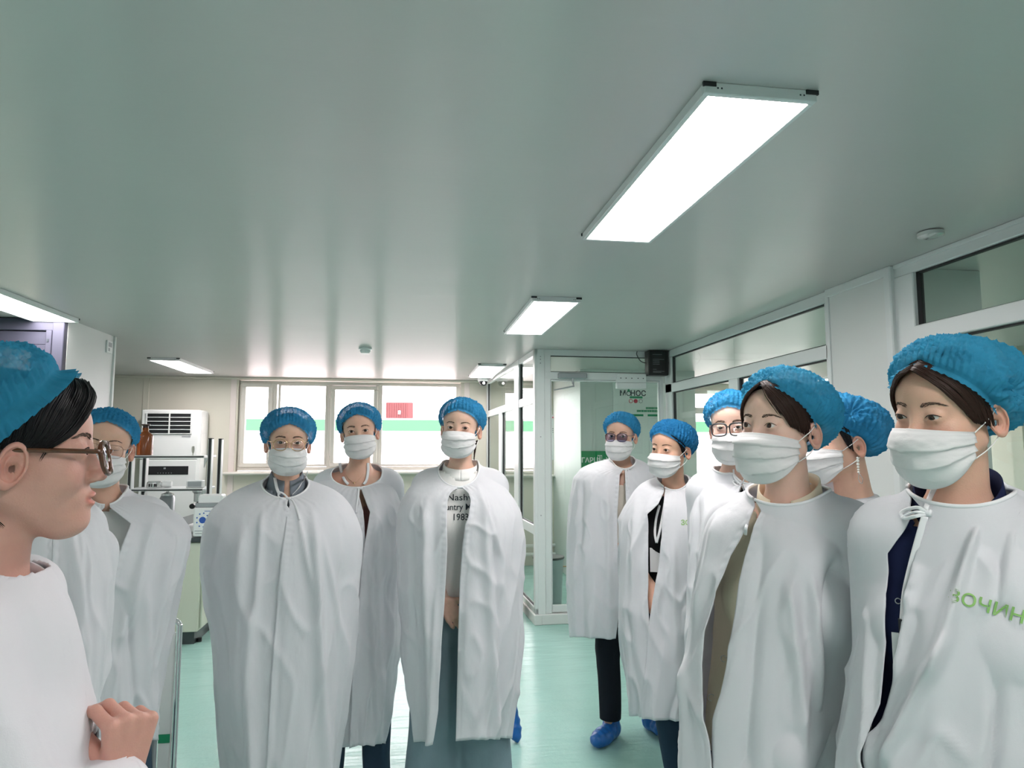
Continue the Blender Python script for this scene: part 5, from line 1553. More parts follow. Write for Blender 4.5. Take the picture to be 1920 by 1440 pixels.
# --- B: behind and between
p = Person('person with bare neck and thin necklace, standing between and behind the two front gowns', (672, 808), 3.08, yaw=-3, pitch=1, roll=-5, skin='skin_b', hbx=.16, low=-.30, gaze=(0, 0), elbow=.16)
p.build_body(); p.build_eyes(); p.build_brows(thick=1.1); p.build_lashes(1.5)
vv = p.strands([(-.030, -.075, .085), (-.062, -.050, .050), (-.072, -.030, .010)], [(-.045, -.055, .090), (-.074, -.020, .050), (-.076, -.010, .0)], n=50)
p.build_hair(lim=(88, 92, 100, 106, 118, 124), extra=[vv])
p.build_cap(seed=4, front=84, side=112, back=122, puff=.014, puffb=.024, n=50)
p.build_mask(seed=8, side=.068, zt=-.018, zb=-.130)
p.shirt(MATS['cloth_rose'], 'top', fat=.010, vneck=.09, bottom=.55, neckup=-.07)
p.trousers(MATS['denim_dark']); p.shoe(-1, dy=.0); p.shoe(1)
p.cape([(882, 622, 716), (890, 604, 729), (900, 592, 738), (915, 582, 744), (940, 574, 750), (970, 570, 752), (1040, 570, 753), (1075, 574, 747), (1095, 578, 741), (1150, 588, 744), (1214, 600, 746), (1270, 612, 738), (1327, 622, 730), (1372, 632, 718), (1378, 634, 716)],
       [(882, 676, 677), (916, 676, 677), (925, 672, 680), (960, 681, 692), (1000, 684, 686), (1050, 690, 678), (1150, 684, 670), (1250, 680, 664), (1378, 676, 660)],
       (675, 916), bf=.20, seed=5, amp=.9, folds=[(700, 8, 940, 1370, .016, 12), (725, 7, 1080, 1370, -.014, -10), (690, 5, 1050, 1370, .014, 14), (590, 8, 960, 1360, .012, 60)])
p.ribbon([(637, 868), (640, 884), (646, 900), (653, 908)], w=.0062, bvh=p.all_bvh(), off=.010, name='mask_strap')
p.ribbon([(690, 868), (690, 884), (687, 900), (682, 908)], w=.0062, bvh=p.all_bvh(), off=.010, name='mask_strap')
nb = [(648, 889), (654, 898), (660, 903), (664, 905), (669, 903), (676, 896), (682, 888)]
bb_ = BVHTree.FromPolygons([tuple(p.root.matrix_basis @ v.co) for v in p.root.children[0].data.vertices], [tuple(q.vertices) for q in p.root.children[0].data.polygons])
nk = p.ribbon(nb, w=.0007, th=.0007, m='frame_gold', off=.002, name='necklace', bvh=bb_)
p.ribbon([(664, 904), (664, 907)], w=.0035, th=.002, m='frame_gold', off=.004, name='pendant', parent=nk, bvh=bb_)
p.ribbon([(673, 916), (671, 935), (669, 948), (668, 962)], w=.0050); p.ribbon([(677, 916), (683, 935), (687, 950), (686, 966)], w=.0060)
p.ribbon([(670, 916), (680, 916)], w=.006, th=.005, name='tie_knot')

# --- C: printed white T-shirt, open gown
p = Person('person in an open white gown over a white printed T-shirt and wide grey-blue jeans', (858, 802), 2.82, yaw=-9, pitch=2, roll=3, body=0, skin='skin_a', hbx=.15, low=-.27, gaze=(9, 0), arms='low', elbow=.15)
p.build_body(); p.build_eyes(); p.build_brows(thick=.8); p.build_lashes(.9)
vv = p.strands([(.070, .02, -.05), (.066, .03, -.09), (.060, .02, -.13)], [(.060, .06, -.06), (.055, .06, -.10), (.062, .03, -.14)], n=26, clear=.004, lift=.012)
p.build_hair(lim=(86, 90, 98, 104, 118, 124), m='hair_brown', extra=[vv])
p.build_cap(seed=6, front=86, side=106, back=124, puff=.010, puffb=.030, knot=(38, .62, 1.3), n=46)
p.build_mask(seed=5, side=.068, zt=-.014, zb=-.128)
p.build_k = None
sh = p.shirt(MATS['cloth_white'], 't_shirt', fat=.014, neck=.080, bottom=.56, sleeves=False, neckup=.0, step=.010)
p.collar(MATS['cloth_white'], p.nz - .034, p.nz + .012, .086, .073, gap=0.0, dip=.020, tiltb=.020, name='neck_rib', thick=.004)
p.trousers(MATS['denim_light'], wide=.055, hem=.03); p.shoe(-1, dx=-.0); p.shoe(1)
shV = np.array([p.root.matrix_basis @ v.co for v in sh.data.vertices]); shB = BVHTree.FromPolygons([tuple(v) for v in shV], [tuple(q.vertices) for q in sh.data.polygons])
al = p.rb; ex = np.array([math.cos(al), math.sin(al), 0])
for k, (tx, px, py, wpx, hpx) in enumerate([('Nashville', 839, 933, 68, 16.5), ('Country Music', 818, 951, 88, 16.5), ('1983', 851, 970, 27, 17)]):
    h0 = np.array(shB.ray_cast(Vector((0, 0, EYE)), Vector(ray(866, py)))[0]); dd = np.linalg.norm(h0 - np.array((0, 0, EYE)))
    c0 = h0 + ex * (px - 866) * dd / FPX
    V, F = text_mesh(tx, 1.0, bold=.006, spacing=1.0, align='LEFT'); V = V - np.array((V[:, 0].min(), 0, 0)); V[:, 0] *= wpx / V[:, 0].max(); V[:, 1] *= hpx; V *= dd / FPX
    W = c0 + V[:, :1] * ex + V[:, 1:2] * np.array((0, 0, 1.0))
    out = []
    for w_ in W:
        dr = (Vector(w_) - Vector((0, 0, EYE))).normalized(); hh_ = shB.ray_cast(Vector((0, 0, EYE)), dr)
        out.append(np.array(hh_[0] - dr * .0035) if hh_[0] is not None else w_)
    link('shirt_lettering', np.array(out), F, MATS['print_dark'], sh, smooth=False)
p.cape([(868, 822, 897), (875, 806, 911), (884, 792, 925), (895, 778, 936), (910, 766, 950), (930, 757, 962), (960, 750, 976), (1000, 748, 982), (1040, 749, 980), (1085, 749, 976), (1149, 756, 974), (1214, 758, 972), (1294, 770, 961), (1340, 778, 952), (1368, 783, 948)],
       [(868, 863, 864), (914, 863, 865), (920, 849, 873), (927, 843, 879), (940, 839, 882), (967, 838, 878), (983, 839, 872), (1020, 840, 867), (1085, 837, 862), (1181, 832, 859), (1311, 826, 856), (1370, 820, 855)],
       (864, 915), bf=.165, seed=31, amp=.8, top_left=True, folds=[(905, 8, 930, 1340, .016, 25), (925, 6, 960, 1340, -.012, 15), (800, 8, 930, 1360, .018, 10), (775, 8, 960, 1360, -.010, 12), (890, 5, 900, 1010, .010, 40), (820, 6, 1100, 1370, .012, -6)])
p.ribbon([(863, 914), (855, 917), (847, 924), (841, 935), (839, 948), (838, 968), (841, 985), (841, 1001)], w=.0022)
p.ribbon([(865, 914), (869, 925), (871, 945), (869, 965), (868, 983)], w=.0055)
p.ribbon([(866, 915), (873, 921), (878, 930), (881, 943)], w=.004)
p.ribbon([(859, 914), (868, 914)], w=.0055, th=.005, name='tie_knot')
# blue covered shoe tip behind C
r = Person.__new__(Person)
q_ = atZ(958, 1384, 0.0)
def lone_shoe():
    e = empty('covered_shoe', (q_[0], q_[1], 0), math.radians(25), 'blue plastic-covered shoe tipped up behind the wide grey-blue jeans', 'shoe')
    Rm = Rz(math.radians(25)) @ Rx(math.radians(64)) @ Ry(math.radians(-14))
    def fn(q):
        p = q @ Rm.astype(np.float32)
        d = ell(p, (0, -.01, .02), (.040, .115, .036)); d = smin(d, ell(p, (0, .07, .045), (.032, .05, .04)), .03)
        return smax(d + .0022 * np.sin(p[:, 1] * 150 + 25 * p[:, 0]), -.006 - p[:, 2], .004)
    V, F = surface(fn, (-.2, -.2, -.2), (.2, .2, .2), .0065, None); V = smooth_mesh(V, F, 1, .4)
    V = V + (.004 * vnoise(V * 36, 5))[:, None]; V[:, 2] -= V[:, 2].min()
    link('plastic_cover', V + np.array((q_[0], q_[1], 0)), F, MATS['cover_blue'], e)
lone_shoe()

# --- F: dark tinted glasses, beside the glass door
p = Person('person with dark-framed tinted glasses and black jeans standing by the glass door', (1157, 818), 3.70, yaw=-13, pitch=4, roll=2, body=-6, skin='skin_b', gaze=(6, 2), res=.003, elbow=.13)
p.legs = [((-.085, .01, p.nz - .64), (-.085, -.02, .46), (-.075, -.06, .085)), ((.085, .01, p.nz - .64), (.11, .03, .46), (.14, .10, .085))]
p.build_body(); p.build_eyes(); p.build_brows(thick=1.2); p.build_lashes(1.2)
p.build_hair(lim=(84, 88, 98, 106, 122, 128), m='hair_dark')
p.build_cap(seed=7, front=82, side=106, back=122, puff=.012, puffb=.026, knot=(-35, .7, .9), n=44)
p.build_mask(seed=6, side=.070, zt=-.020, zb=-.135, pleat=.8)
p.build_glasses(MATS['frame_dark'], MATS['lens_tint'], hw=.0275, hh=.0225, ex=2.6, r=.0014, top=.0022, cz=-.006, taper=.08, label='dark browline glasses with smoky lenses')
p.shirt(MATS['cloth_cream'], 'blouse', fat=.012, vneck=.05, bottom=.62)
p.trousers(MATS['denim_black'], wide=-.004, hem=.095)
p.shoe(-1, yawd=20, dx=.0); p.shoe(1, yawd=45)
p.cape([(857, 1149, 1192), (861, 1127, 1206), (866, 1106, 1216), (874, 1088, 1223), (892, 1074, 1229), (930, 1068, 1232), (997, 1068, 1234), (1074, 1066, 1232), (1110, 1068, 1228), (1150, 1071, 1222), (1190, 1074, 1214)],
       [(857, 1170, 1171), (880, 1169, 1172), (890, 1162, 1172), (960, 1158, 1173), (1000, 1158, 1172), (1074, 1160, 1172), (1129, 1163, 1168), (1195, 1154, 1166)],
       (1172, 880), bf=.165, seed=9, amp=.7, nfold=10, folds=[(1120, 10, 880, 1060, .012, -30), (1140, 6, 900, 1180, .012, 4), (1090, 8, 900, 1180, -.012, 2)])
p.ribbon([(1172, 880), (1171, 900), (1169, 930), (1168, 952)], w=.0028); p.ribbon([(1174, 880), (1178, 900), (1176, 920)], w=.0028)
p.ribbon([(1168, 880), (1176, 880)], w=.006, th=.005, name='tie_knot'); p.ribbon([(1176, 881), (1184, 877), (1186, 873), (1180, 877), (1175, 880)], w=.002)

# --- G: black top with lanyard
p = Person('person in a half-open white gown over a black top with a white badge and lanyard', (1237, 843), 3.02, yaw=-34, pitch=4, roll=4, body=-10, skin='skin_d', gaze=(0, 0), arms='low', elbow=.12, shoulder=.13, hbx=.14, low=-.27)
p.legs = [((-.085, .01, p.nz - .64), (-.04, -.01, .46), (.02, .02, .085)), ((.085, .01, p.nz - .64), (.12, -.01, .46), (.17, .02, .085))]
p.build_body(); p.build_eyes(); p.build_brows(thick=.7); p.build_lashes(1.1)
vv = p.strands([(.020, -.070, .088), (.050, -.062, .060), (.068, -.035, .020), (.073, -.012, -.02)], [(.040, -.05, .095), (.066, -.030, .06), (.076, -.005, .02), (.078, .01, -.03)], n=60)
p.build_hair(lim=(88, 94, 102, 106, 122, 126), extra=[vv])
p.build_cap(seed=12, front=86, side=106, back=122, puff=.012, puffb=.026, knot=(12, .80, .8), n=40, m='cap_deep')
p.build_mask(seed=9, side=.068, zt=-.016, zb=-.128)
p.shirt(MATS['cloth_black'], 'black_top', fat=.010, neck=.085, bottom=.50)
p.trousers(MATS['denim_navy'], wide=.01)
p.shoe(-1); p.shoe(1)
p.cape([(890, 1237, 1290), (896, 1212, 1318), (904, 1198, 1332), (916, 1188, 1342), (945, 1172, 1348), (973, 1162, 1350), (1035, 1161, 1348), (1113, 1160, 1342), (1175, 1161, 1332), (1230, 1170, 1310), (1290, 1180, 1302), (1332, 1186, 1294)],
       [(890, 1246, 1247), (922, 1245, 1247), (928, 1243, 1246), (946, 1234, 1244), (965, 1215, 1243), (1008, 1213, 1241), (1067, 1214, 1234), (1113, 1214, 1226), (1160, 1217, 1219), (1220, 1219, 1215), (1323, 1216, 1206)],
       (1246, 921), bf=.160, seed=14, amp=.8, nfold=10, hem_dz=-.01, folds=[(1195, 7, 920, 1320, .012, -8), (1225, 6, 925, 1020, .012, -30), (1262, 8, 1000, 1330, .012, 6), (1185, 6, 1150, 1330, -.012, 8)])
tx, F = text_mesh('ЗОЧИН', .030, bold=.0003)
c0 = p.touch(1300, 981, .004); ex = np.array([math.cos(p.rb), math.sin(p.rb), 0])
W = [p.gown and np.array((c0 + v[0] * ex * 1.0 + v[1] * np.array((0, 0, 1.0)))) for v in tx]
def drape(W, bvh, off=.0035, near=.3):
    out = []
    for w_ in W:
        dv = Vector(w_) - Vector((0, 0, EYE)); dr = dv.normalized(); h_ = bvh.ray_cast(Vector((0, 0, EYE)), dr)
        out.append(np.array(h_[0] - dr * off) if h_[0] is not None and abs(h_[3] - dv.length) < near else w_)
    return np.array(out)
mat('print_lime', (.28, .52, .16), .6)
link('gown_lettering', drape(W, p.bvh), F, MATS['print_lime'], p.gown, smooth=False)
p.ribbon([(1246, 922), (1254, 916), (1260, 908), (1259, 901)], w=.0028, d=2.98); p.ribbon([(1237, 892), (1238, 905), (1243, 917)], w=.0035, d=3.0)
sb = [o for o in p.root.children if o.name.startswith('black_top')][0]
sB = BVHTree.FromPolygons([tuple(p.root.matrix_basis @ v.co) for v in sb.data.vertices], [tuple(q.vertices) for q in sb.data.polygons])
ly = p.ribbon([(1243, 928), (1236, 950), (1230, 975), (1228, 1000), (1231, 1018)], w=.0055, m='gown_trim', off=.010, name='lanyard', bvh=sB); p.ribbon([(1247, 940), (1241, 975), (1236, 1000), (1231, 1018)], w=.0055, m='gown_trim', off=.014, name='lanyard', bvh=sB)
bp = p.touch(1232, 1050, .014, bvh=sB); al = math.atan2(-bp[0], bp[1]); exv = np.array([math.cos(al), math.sin(al), 0]); eyv = np.array([-math.sin(al), math.cos(al), 0])
def card(p, bp, w, h, th, m, name, parent, exv, eyv, ez=(0, 0, 1.0), label=None):
    V = [bp + exv * a * w / 2 + np.array(ez) * b * h / 2 + eyv * c * th / 2 for a in (-1, 1) for b in (-1, 1) for c in (-1, 1)]
    return link(name, np.array(V), [(0, 1, 3, 2), (4, 6, 7, 5), (0, 4, 5, 1), (2, 3, 7, 6), (0, 2, 6, 4), (1, 5, 7, 3)], m, parent, smooth=False, label=label)
bd = card(p, bp, .062, .105, .004, MATS['plastic_white'], 'badge', p.root, exv, eyv)
card(p, bp + np.array((0, 0, .058)), .02, .018, .005, MATS['plastic_black'], 'badge_clip', bd, exv, eyv)

# --- H: black rectangular glasses behind I
p = Person('person with black rectangular glasses standing behind the one with brown fringe', (1367, 801), 2.48, yaw=-8, pitch=3, roll=-2, skin='skin_c', gaze=(0, -4), eyes=.75, elbow=.13, shoulder=.115)
p.build_body(); p.build_eyes(); p.build_brows(thick=1.3); p.build_lashes(1.0)
p.build_hair(lim=(84, 86, 94, 102, 120, 126))
p.build_cap(seed=15, front=84, side=104, back=122, puff=.018, puffb=.030, knot=(-30, .75, 1.2), n=44)
p.build_mask(seed=12, side=.070, zt=-.022, zb=-.140)
p.build_glasses(MATS['frame_black'], MATS['lens_clear'], hw=.0275, hh=.0225, ex=3.4, r=.0021, top=.0030, cz=-.008, taper=.05, label='black rectangular glasses')
p.shirt(MATS['cloth_black'], 'black_shirt', fat=.010, bottom=.5, vneck=.02); p.trousers(MATS['denim_dark']); p.shoe(-1); p.shoe(1)
p.cape([(879, 1376, 1424), (885, 1352, 1440), (893, 1332, 1452), (905, 1316, 1462), (930, 1301, 1472), (965, 1296, 1476), (1030, 1297, 1478), (1150, 1291, 1474), (1270, 1284, 1470), (1400, 1280, 1466), (1480, 1282, 1462)],
       [(879, 1391, 1392), (910, 1390, 1393), (925, 1384, 1400), (960, 1386, 1398), (1040, 1396, 1388), (1480, 1396, 1386)],
       (1391, 909), bf=.19, seed=17, amp=.8, nfold=10, folds=[(1330, 8, 910, 1280, .014, -18), (1310, 5, 930, 1280, -.01, -8)])
p.ribbon([(1375, 880), (1377, 895), (1384, 906)], w=.0034, bvh=p.all_bvh(), off=.010, name='mask_strap')
p.ribbon([(1390, 909), (1395, 898), (1393, 888), (1389, 882)], w=.0028, d=2.38); p.ribbon([(1390, 910), (1381, 903), (1374, 903), (1380, 910), (1390, 910)], w=.0026); p.ribbon([(1391, 910), (1396, 922), (1398, 932)], w=.0030); p.ribbon([(1389, 910), (1386, 922), (1387, 930)], w=.0030)

# --- J: pearl earring
p = Person('person with a pearl drop earring seen from behind the shoulder of the brown-fringed person', (1520, 829), 1.98, yaw=-64, pitch=2, body=-58, skin='skin_b', elbow=.15, shoulder=.12)
p.build_body(); p.build_eyes(); p.build_brows(); p.build_lashes()
vv = p.strands([(.060, -.05, .06), (.072, -.030, .02), (.074, -.012, -.02)], [(.070, -.02, .06), (.077, -.008, .02), (.076, .0, -.03)], n=50)
p.build_hair(lim=(88, 96, 106, 108, 124, 128), extra=[vv])
p.build_cap(seed=18, front=88, side=100, back=120, puff=.020, puffb=.030, knot=(62, .7, 1.5), n=40)
p.build_mask(seed=14, side=.068, zt=-.014, zb=-.128)
p.shirt(MATS['cloth_white'], 'shirt', fat=.010, bottom=.5); p.trousers(MATS['denim_dark']); p.shoe(-1); p.shoe(1)
p.cape([(899, 1505, 1598), (906, 1488, 1610), (914, 1478, 1622), (926, 1470, 1634), (941, 1464, 1644), (965, 1460, 1652), (1050, 1458, 1655), (1200, 1458, 1655), (1500, 1460, 1650), (1600, 1462, 1648)],
       [(899, 1530, 1531), (1600, 1534, 1520)], (1532, 935), bf=.17, bb=.15, b0=.055, seed=19, amp=.7, nfold=9, clear=.008)
ea = MB()
e0 = np.array((.0745, .010, -.048)) * p.scale
pl_ = []
for k, (dz, r_) in enumerate([(0, .0035), (-.008, .0048), (-.0175, .0042), (-.0255, .0036), (-.033, .0034), (-.040, .0033)]):
    c_ = p.fh(e0 + np.array((.006, -.004, dz)))
    ea.lathe([(max(.0002, r_ * math.sin(math.pi * i / 8)), -r_ * math.cos(math.pi * i / 8)) for i in range(9)], tuple(c_), 12)
eo = ea.build('pearl_earring', mat('pearl', (.85, .83, .80), .2, spec=.7), p.root)
lp = spline([e0 + np.array((.006, -.004, -.042)), e0 + np.array((.006, .006, -.058)), e0 + np.array((.006, .002, -.072)), e0 + np.array((.006, -.006, -.060)), e0 + np.array((.006, -.004, -.042))], 26)
v, f = tube_mesh(p.fh(lp), .0008, 6); link('wire_loop', np.array(v), f, MATS['chrome'], eo)
p.ribbon([(1568, 917), (1578, 912), (1588, 906), (1593, 900)], w=.006, m='yellow_band' if mat('yellow_band', (.70, .50, .08), .5) else '', off=.004, name='yellow_lanyard')

# --- I: brown fringe, beige jacket
p = Person('person with reddish-brown fringe and beige jacket under a white gown, second from the right edge', (1420, 797), 1.55, yaw=-36, pitch=-2, roll=3, body=-20, skin='skin_c', gaze=(-6, 3), res=.0021, elbow=.11, shoulder=.13, hips=-.05, arms='low', hbx=.14, low=-.27)
p.build_body(); p.build_eyes(); p.build_brows(thick=1.0); p.build_lashes(1.0)
R1 = p.strands([(-.004, -.072, .098), (.018, -.084, .080), (.038, -.082, .056), (.055, -.068, .024), (.062, -.052, .000)], [(.002, -.050, .108), (.040, -.052, .090), (.066, -.030, .060), (.077, -.008, .020), (.078, .002, -.022)], n=230, r=.0012, lift=.006, seed=2)
R2 = p.strands([(-.006, -.076, .096), (-.026, -.082, .076), (-.045, -.078, .050), (-.062, -.058, .015), (-.067, -.045, -.02)], [(-.006, -.055, .106), (-.042, -.050, .088), (-.066, -.030, .055), (-.076, -.010, .010), (-.077, -.005, -.03)], n=170, r=.0012, lift=.006, seed=3)
R3 = p.strands([(.004, -.082, .092), (.020, -.090, .068), (.036, -.088, .045), (.048, -.080, .026)], [(.010, -.076, .096), (.030, -.084, .072), (.048, -.076, .048), (.058, -.064, .020)], n=16, r=.0007, lift=.004, seed=6)
p.build_hair(lim=(82, 84, 96, 108, 124, 130), m='hair_brown', extra=[R1, R2, R3])
p.build_cap(seed=22, front=72, side=99, back=124, puff=.018, puffb=.034, n=60, m='cap_teal', knot=(-12, .96, .8), under=.012, pinc=.010)
p.build_mask(seed=21, side=.070, zt=-.018, zb=-.134)
p.shirt(MATS['cloth_beige'], 'beige_jacket', fat=.018, bottom=.68, vneck=.02, fold=.005, step=.011, sleeves=True)
p.collar(MATS['cloth_beige'], p.nz - .035, p.nz + .042, .080, .070, gap=.36, dip=.045, tiltb=.02, name='jacket_collar', thick=.004)
p.trousers(MATS['denim_dark']); p.shoe(-1); p.shoe(1)
p.cape([(909, 1402, 1544), (918, 1386, 1566), (928, 1370, 1588), (938, 1356, 1606), (951, 1340, 1622), (968, 1328, 1640), (990, 1319, 1652), (1012, 1314, 1659), (1042, 1309, 1655), (1066, 1304, 1641), (1122, 1298, 1627), (1194, 1288, 1606), (1260, 1278, 1592), (1330, 1271, 1585), (1440, 1273, 1580), (1640, 1280, 1574), (1760, 1285, 1570)],
       [(909, 1421, 1423), (953, 1419, 1424), (962, 1412, 1427), (992, 1399, 1412), (1050, 1366, 1393), (1100, 1349, 1381), (1155, 1333, 1374), (1209, 1322, 1366), (1256, 1315, 1359), (1310, 1315, 1348), (1355, 1322, 1334), (1400, 1331, 1330), (1440, 1334, 1329), (1760, 1336, 1322)],
       (1421, 955), bf=.155, bb=.13, clear=.030, seed=41, amp=.75, top_left=True, nfold=11, folds=[(1480, 12, 1080, 1440, .020, 30), (1560, 10, 1040, 1440, -.020, -20), (1520, 9, 1060, 1300, .016, 20), (1600, 12, 1020, 1110, .020, 10), (1350, 8, 960, 1120, .014, -30), (1290, 8, 1240, 1440, .012, 0), (1430, 14, 1000, 1440, -.010, -30)])
p.ribbon([(1420, 955), (1410, 968), (1400, 985), (1398, 1003)], w=.0034)
for (x, y) in ((1357, 1235), (1334, 1308)):
    jb = [o for o in p.root.children if o.name.startswith('beige_jacket')][0]
    jB = BVHTree.FromPolygons([tuple(p.root.matrix_basis @ v.co) for v in jb.data.vertices], [tuple(q.vertices) for q in jb.data.polygons])
    c_ = p.touch(x, y, .003, bvh=jB)
    dv = c_ - np.array((0, 0, EYE)); dv /= np.linalg.norm(dv); a_ = np.cross(dv, (0, 0, 1)); a_ /= np.linalg.norm(a_); b_ = np.cross(a_, dv)
    C_ = np.array([c_ + (a_ * math.cos(t) + b_ * math.sin(t)) * .007 for t in np.linspace(0, 2 * math.pi, 20)])
    v, f = tube_mesh(C_, .0011, 6); link('snap_button', np.array(v), f, MATS['chrome'], jb)

# --- K: navy collar, right edge
p = Person('person in white gown over a navy collared shirt, nearest at the right edge', (1716, 781), 1.23, yaw=-38, pitch=8, roll=4, body=-12, skin='skin_b', gaze=(-4, -12), eyes=.8, res=.0021, elbow=.14, shoulder=.12, arms='low', hbx=.15, low=-.28)
p.build_body(); p.build_eyes(); p.build_brows(thick=1.1, m='hair_brow'); p.build_lashes(1.4)
R1 = p.strands([(.000, -.084, .086), (.025, -.086, .072), (.048, -.074, .048), (.064, -.052, .014), (.071, -.030, -.016)], [(.002, -.055, .104), (.042, -.050, .088), (.068, -.026, .055), (.078, -.004, .015), (.079, .006, -.028)], n=230, r=.0012, lift=.005, seed=12)
R2 = p.strands([(-.002, -.084, .086), (-.028, -.086, .070), (-.050, -.072, .042), (-.066, -.050, .005), (-.070, -.038, -.03)], [(-.004, -.055, .104), (-.042, -.050, .086), (-.066, -.030, .052), (-.077, -.008, .006), (-.078, -.004, -.035)], n=170, r=.0012, lift=.006, seed=13)
p.build_hair(lim=(80, 84, 98, 108, 124, 132), m='hair_brown', extra=[R1, R2])
p.build_cap(seed=25, front=74, side=104, back=126, puff=.016, puffb=.040, n=64, m='cap_teal', knot=(98, .78, 1.5), under=.012, pinc=.010)
p.build_mask(seed=24, side=.066, zt=-.020, zb=-.134)
p.shirt(MATS['cloth_navy'], 'navy_shirt', fat=.014, bottom=.80, vneck=.06, fold=.004, step=.011, sleeves=True)
p.collar(MATS['cloth_navy'], p.nz - .045, p.nz + .038, .084, .072, gap=.42, dip=.055, tiltb=.03, name='navy_collar', thick=.003)
p.trousers(MATS['denim_navy']); p.shoe(-1); p.shoe(1)
p.cape([(897, 1724, 1884), (906, 1704, 1910), (916, 1690, 1935), (932, 1672, 1965), (950, 1658, 1985), (975, 1654, 2005), (1010, 1656, 2025), (1040, 1652, 2035), (1064, 1641, 2040), (1122, 1627, 2045), (1194, 1606, 2045), (1274, 1590, 2045), (1350, 1580, 2040), (1440, 1572, 2035), (1700, 1570, 2030), (1820, 1572, 2028)],
       [(897, 1737, 1740), (962, 1735, 1742), (972, 1722, 1745), (999, 1706, 1733), (1054, 1671, 1716), (1100, 1663, 1705), (1155, 1663, 1698), (1227, 1657, 1686), (1281, 1652, 1672), (1342, 1646, 1653), (1375, 1632, 1638), (1407, 1624, 1616), (1440, 1618, 1608), (1820, 1620, 1600)],
       (1738, 962), bf=.160, bb=.12, clear=.026, seed=51, amp=.8, top_left=True, nfold=11, folds=[(1838, 9, 960, 1240, .022, -70), (1790, 10, 1180, 1420, .022, -110), (1730, 8, 1060, 1250, .014, -40), (1880, 12, 1000, 1440, -.016, -10), (1650, 9, 1000, 1440, .016, -15), (1900, 9, 930, 1110, .014, -20)])
p.ribbon([(1738, 962), (1722, 952), (1702, 955), (1689, 963), (1697, 972), (1716, 968), (1738, 963)], w=.0034); p.ribbon([(1738, 962), (1718, 960), (1700, 966), (1690, 972)], w=.0026)
p.ribbon([(1732, 961), (1746, 962)], w=.0065, th=.006, name='tie_knot')
p.ribbon([(1752, 915), (1744, 932), (1737, 950), (1735, 960)], w=.0045, bvh=p.all_bvh(), off=.010, name='mask_strap')
sb = [o for o in p.root.children if o.name.startswith('navy_shirt')][0]
sB = BVHTree.FromPolygons([tuple(p.root.matrix_basis @ v.co) for v in sb.data.vertices], [tuple(q.vertices) for q in sb.data.polygons])
p.ribbon([(1734, 968), (1725, 1000), (1709, 1060), (1698, 1110), (1693, 1165)], w=.0058, off=.012, name='lanyard', bvh=sB)
c_ = p.touch(1692, 1176, .012, bvh=sB); al = math.atan2(-c_[0], c_[1]); exv = np.array([math.cos(al), math.sin(al), 0]); eyv = np.array([-math.sin(al), math.cos(al), 0])
lk = card(p, c_, .012, .028, .008, MATS['plastic_black'], 'lanyard_clip', p.root, exv, eyv)
bd = card(p, p.touch(1704, 1240, .010, bvh=sB), .05, .095, .003, MATS['plastic_white'], 'badge', p.root, exv, eyv)
c_ = p.touch(1684, 1127, .003, bvh=sB)
C_ = np.array([c_ + (exv * math.cos(t) + np.array((0, 0, 1)) * math.sin(t)) * .0048 for t in np.linspace(0, 2 * math.pi, 18)])
v, f = tube_mesh(C_, .0009, 6); link('shirt_button', np.array(v), f, MATS['steel_grey'], sb)
tx, F = text_mesh('ЗОЧИН', .030, bold=.0004, spacing=1.02)
c0 = p.touch(1848, 1137, .004); al = math.atan2(-c0[0], c0[1]); an = math.radians(-14)
e1 = np.array([math.cos(al) * math.cos(an), math.sin(al) * math.cos(an), math.sin(an)]); e2 = np.array([-math.cos(al) * math.sin(an), -math.sin(al) * math.sin(an), math.cos(an)])
link('gown_lettering', drape([c0 + v[0] * e1 + v[1] * e2 for v in tx], p.bvh), F, MATS['print_lime'], p.gown, smooth=False)

# --- P3: thin glasses, eyes closed, left
p = Person('person with eyes closed behind thin square glasses, standing left in front of the air conditioner', (193, 838), 2.18, yaw=-4, pitch=4, roll=7, skin='skin_b', eyes=0.0, elbow=.165, hbx=.14, low=-.27)
p.build_body(); p.build_brows(thick=.6); p.build_lashes(1.0)
p.build_hair(lim=(80, 84, 98, 106, 120, 126), m='hair_brown')
p.build_cap(seed=28, front=80, side=104, back=122, puff=.005, puffb=.018, n=48, knot=(-20, .7, .7))
p.build_mask(seed=27, side=.068, zt=-.022, zb=-.134)
p.build_glasses(MATS['frame_wire'], MATS['lens_clear'], hw=.027, hh=.021, ex=3.0, r=.0007, cz=-.010, label='thin metal-rimmed glasses')
p.shirt(MATS['cloth_white'], 'white_t_shirt', fat=.020, neck=.085, bottom=.6, step=.010)
p.trousers(MATS['denim_dark'], wide=.02); p.shoe(-1); p.shoe(1)
p.cape([(917, 168, 230), (924, 150, 252), (932, 132, 274), (942, 114, 300), (955, 98, 324), (972, 84, 346), (992, 74, 360), (1010, 68, 366), (1040, 70, 362), (1069, 74, 352), (1140, 85, 336), (1219, 96, 314), (1275, 104, 303), (1339, 112, 290), (1392, 120, 281)],
       [(917, 198, 204), (952, 196, 206), (985, 160, 246), (1016, 150, 232), (1050, 140, 220), (1085, 140, 208), (1120, 160, 196), (1200, 190, 186), (1392, 196, 184)],
       (200, 951), bf=.20, seed=61, amp=.9, folds=[(290, 9, 950, 1150, .016, -50), (270, 8, 1100, 1390, .012, 6), (320, 9, 1000, 1200, .012, -30), (235, 7, 1120, 1390, -.014, 18)])
ov = [o for o in p.root.children if o.name.startswith('white_t_shirt')][0]
oB = BVHTree.FromPolygons([tuple(p.root.matrix_basis @ v.co) for v in ov.data.vertices], [tuple(q.vertices) for q in ov.data.polygons])
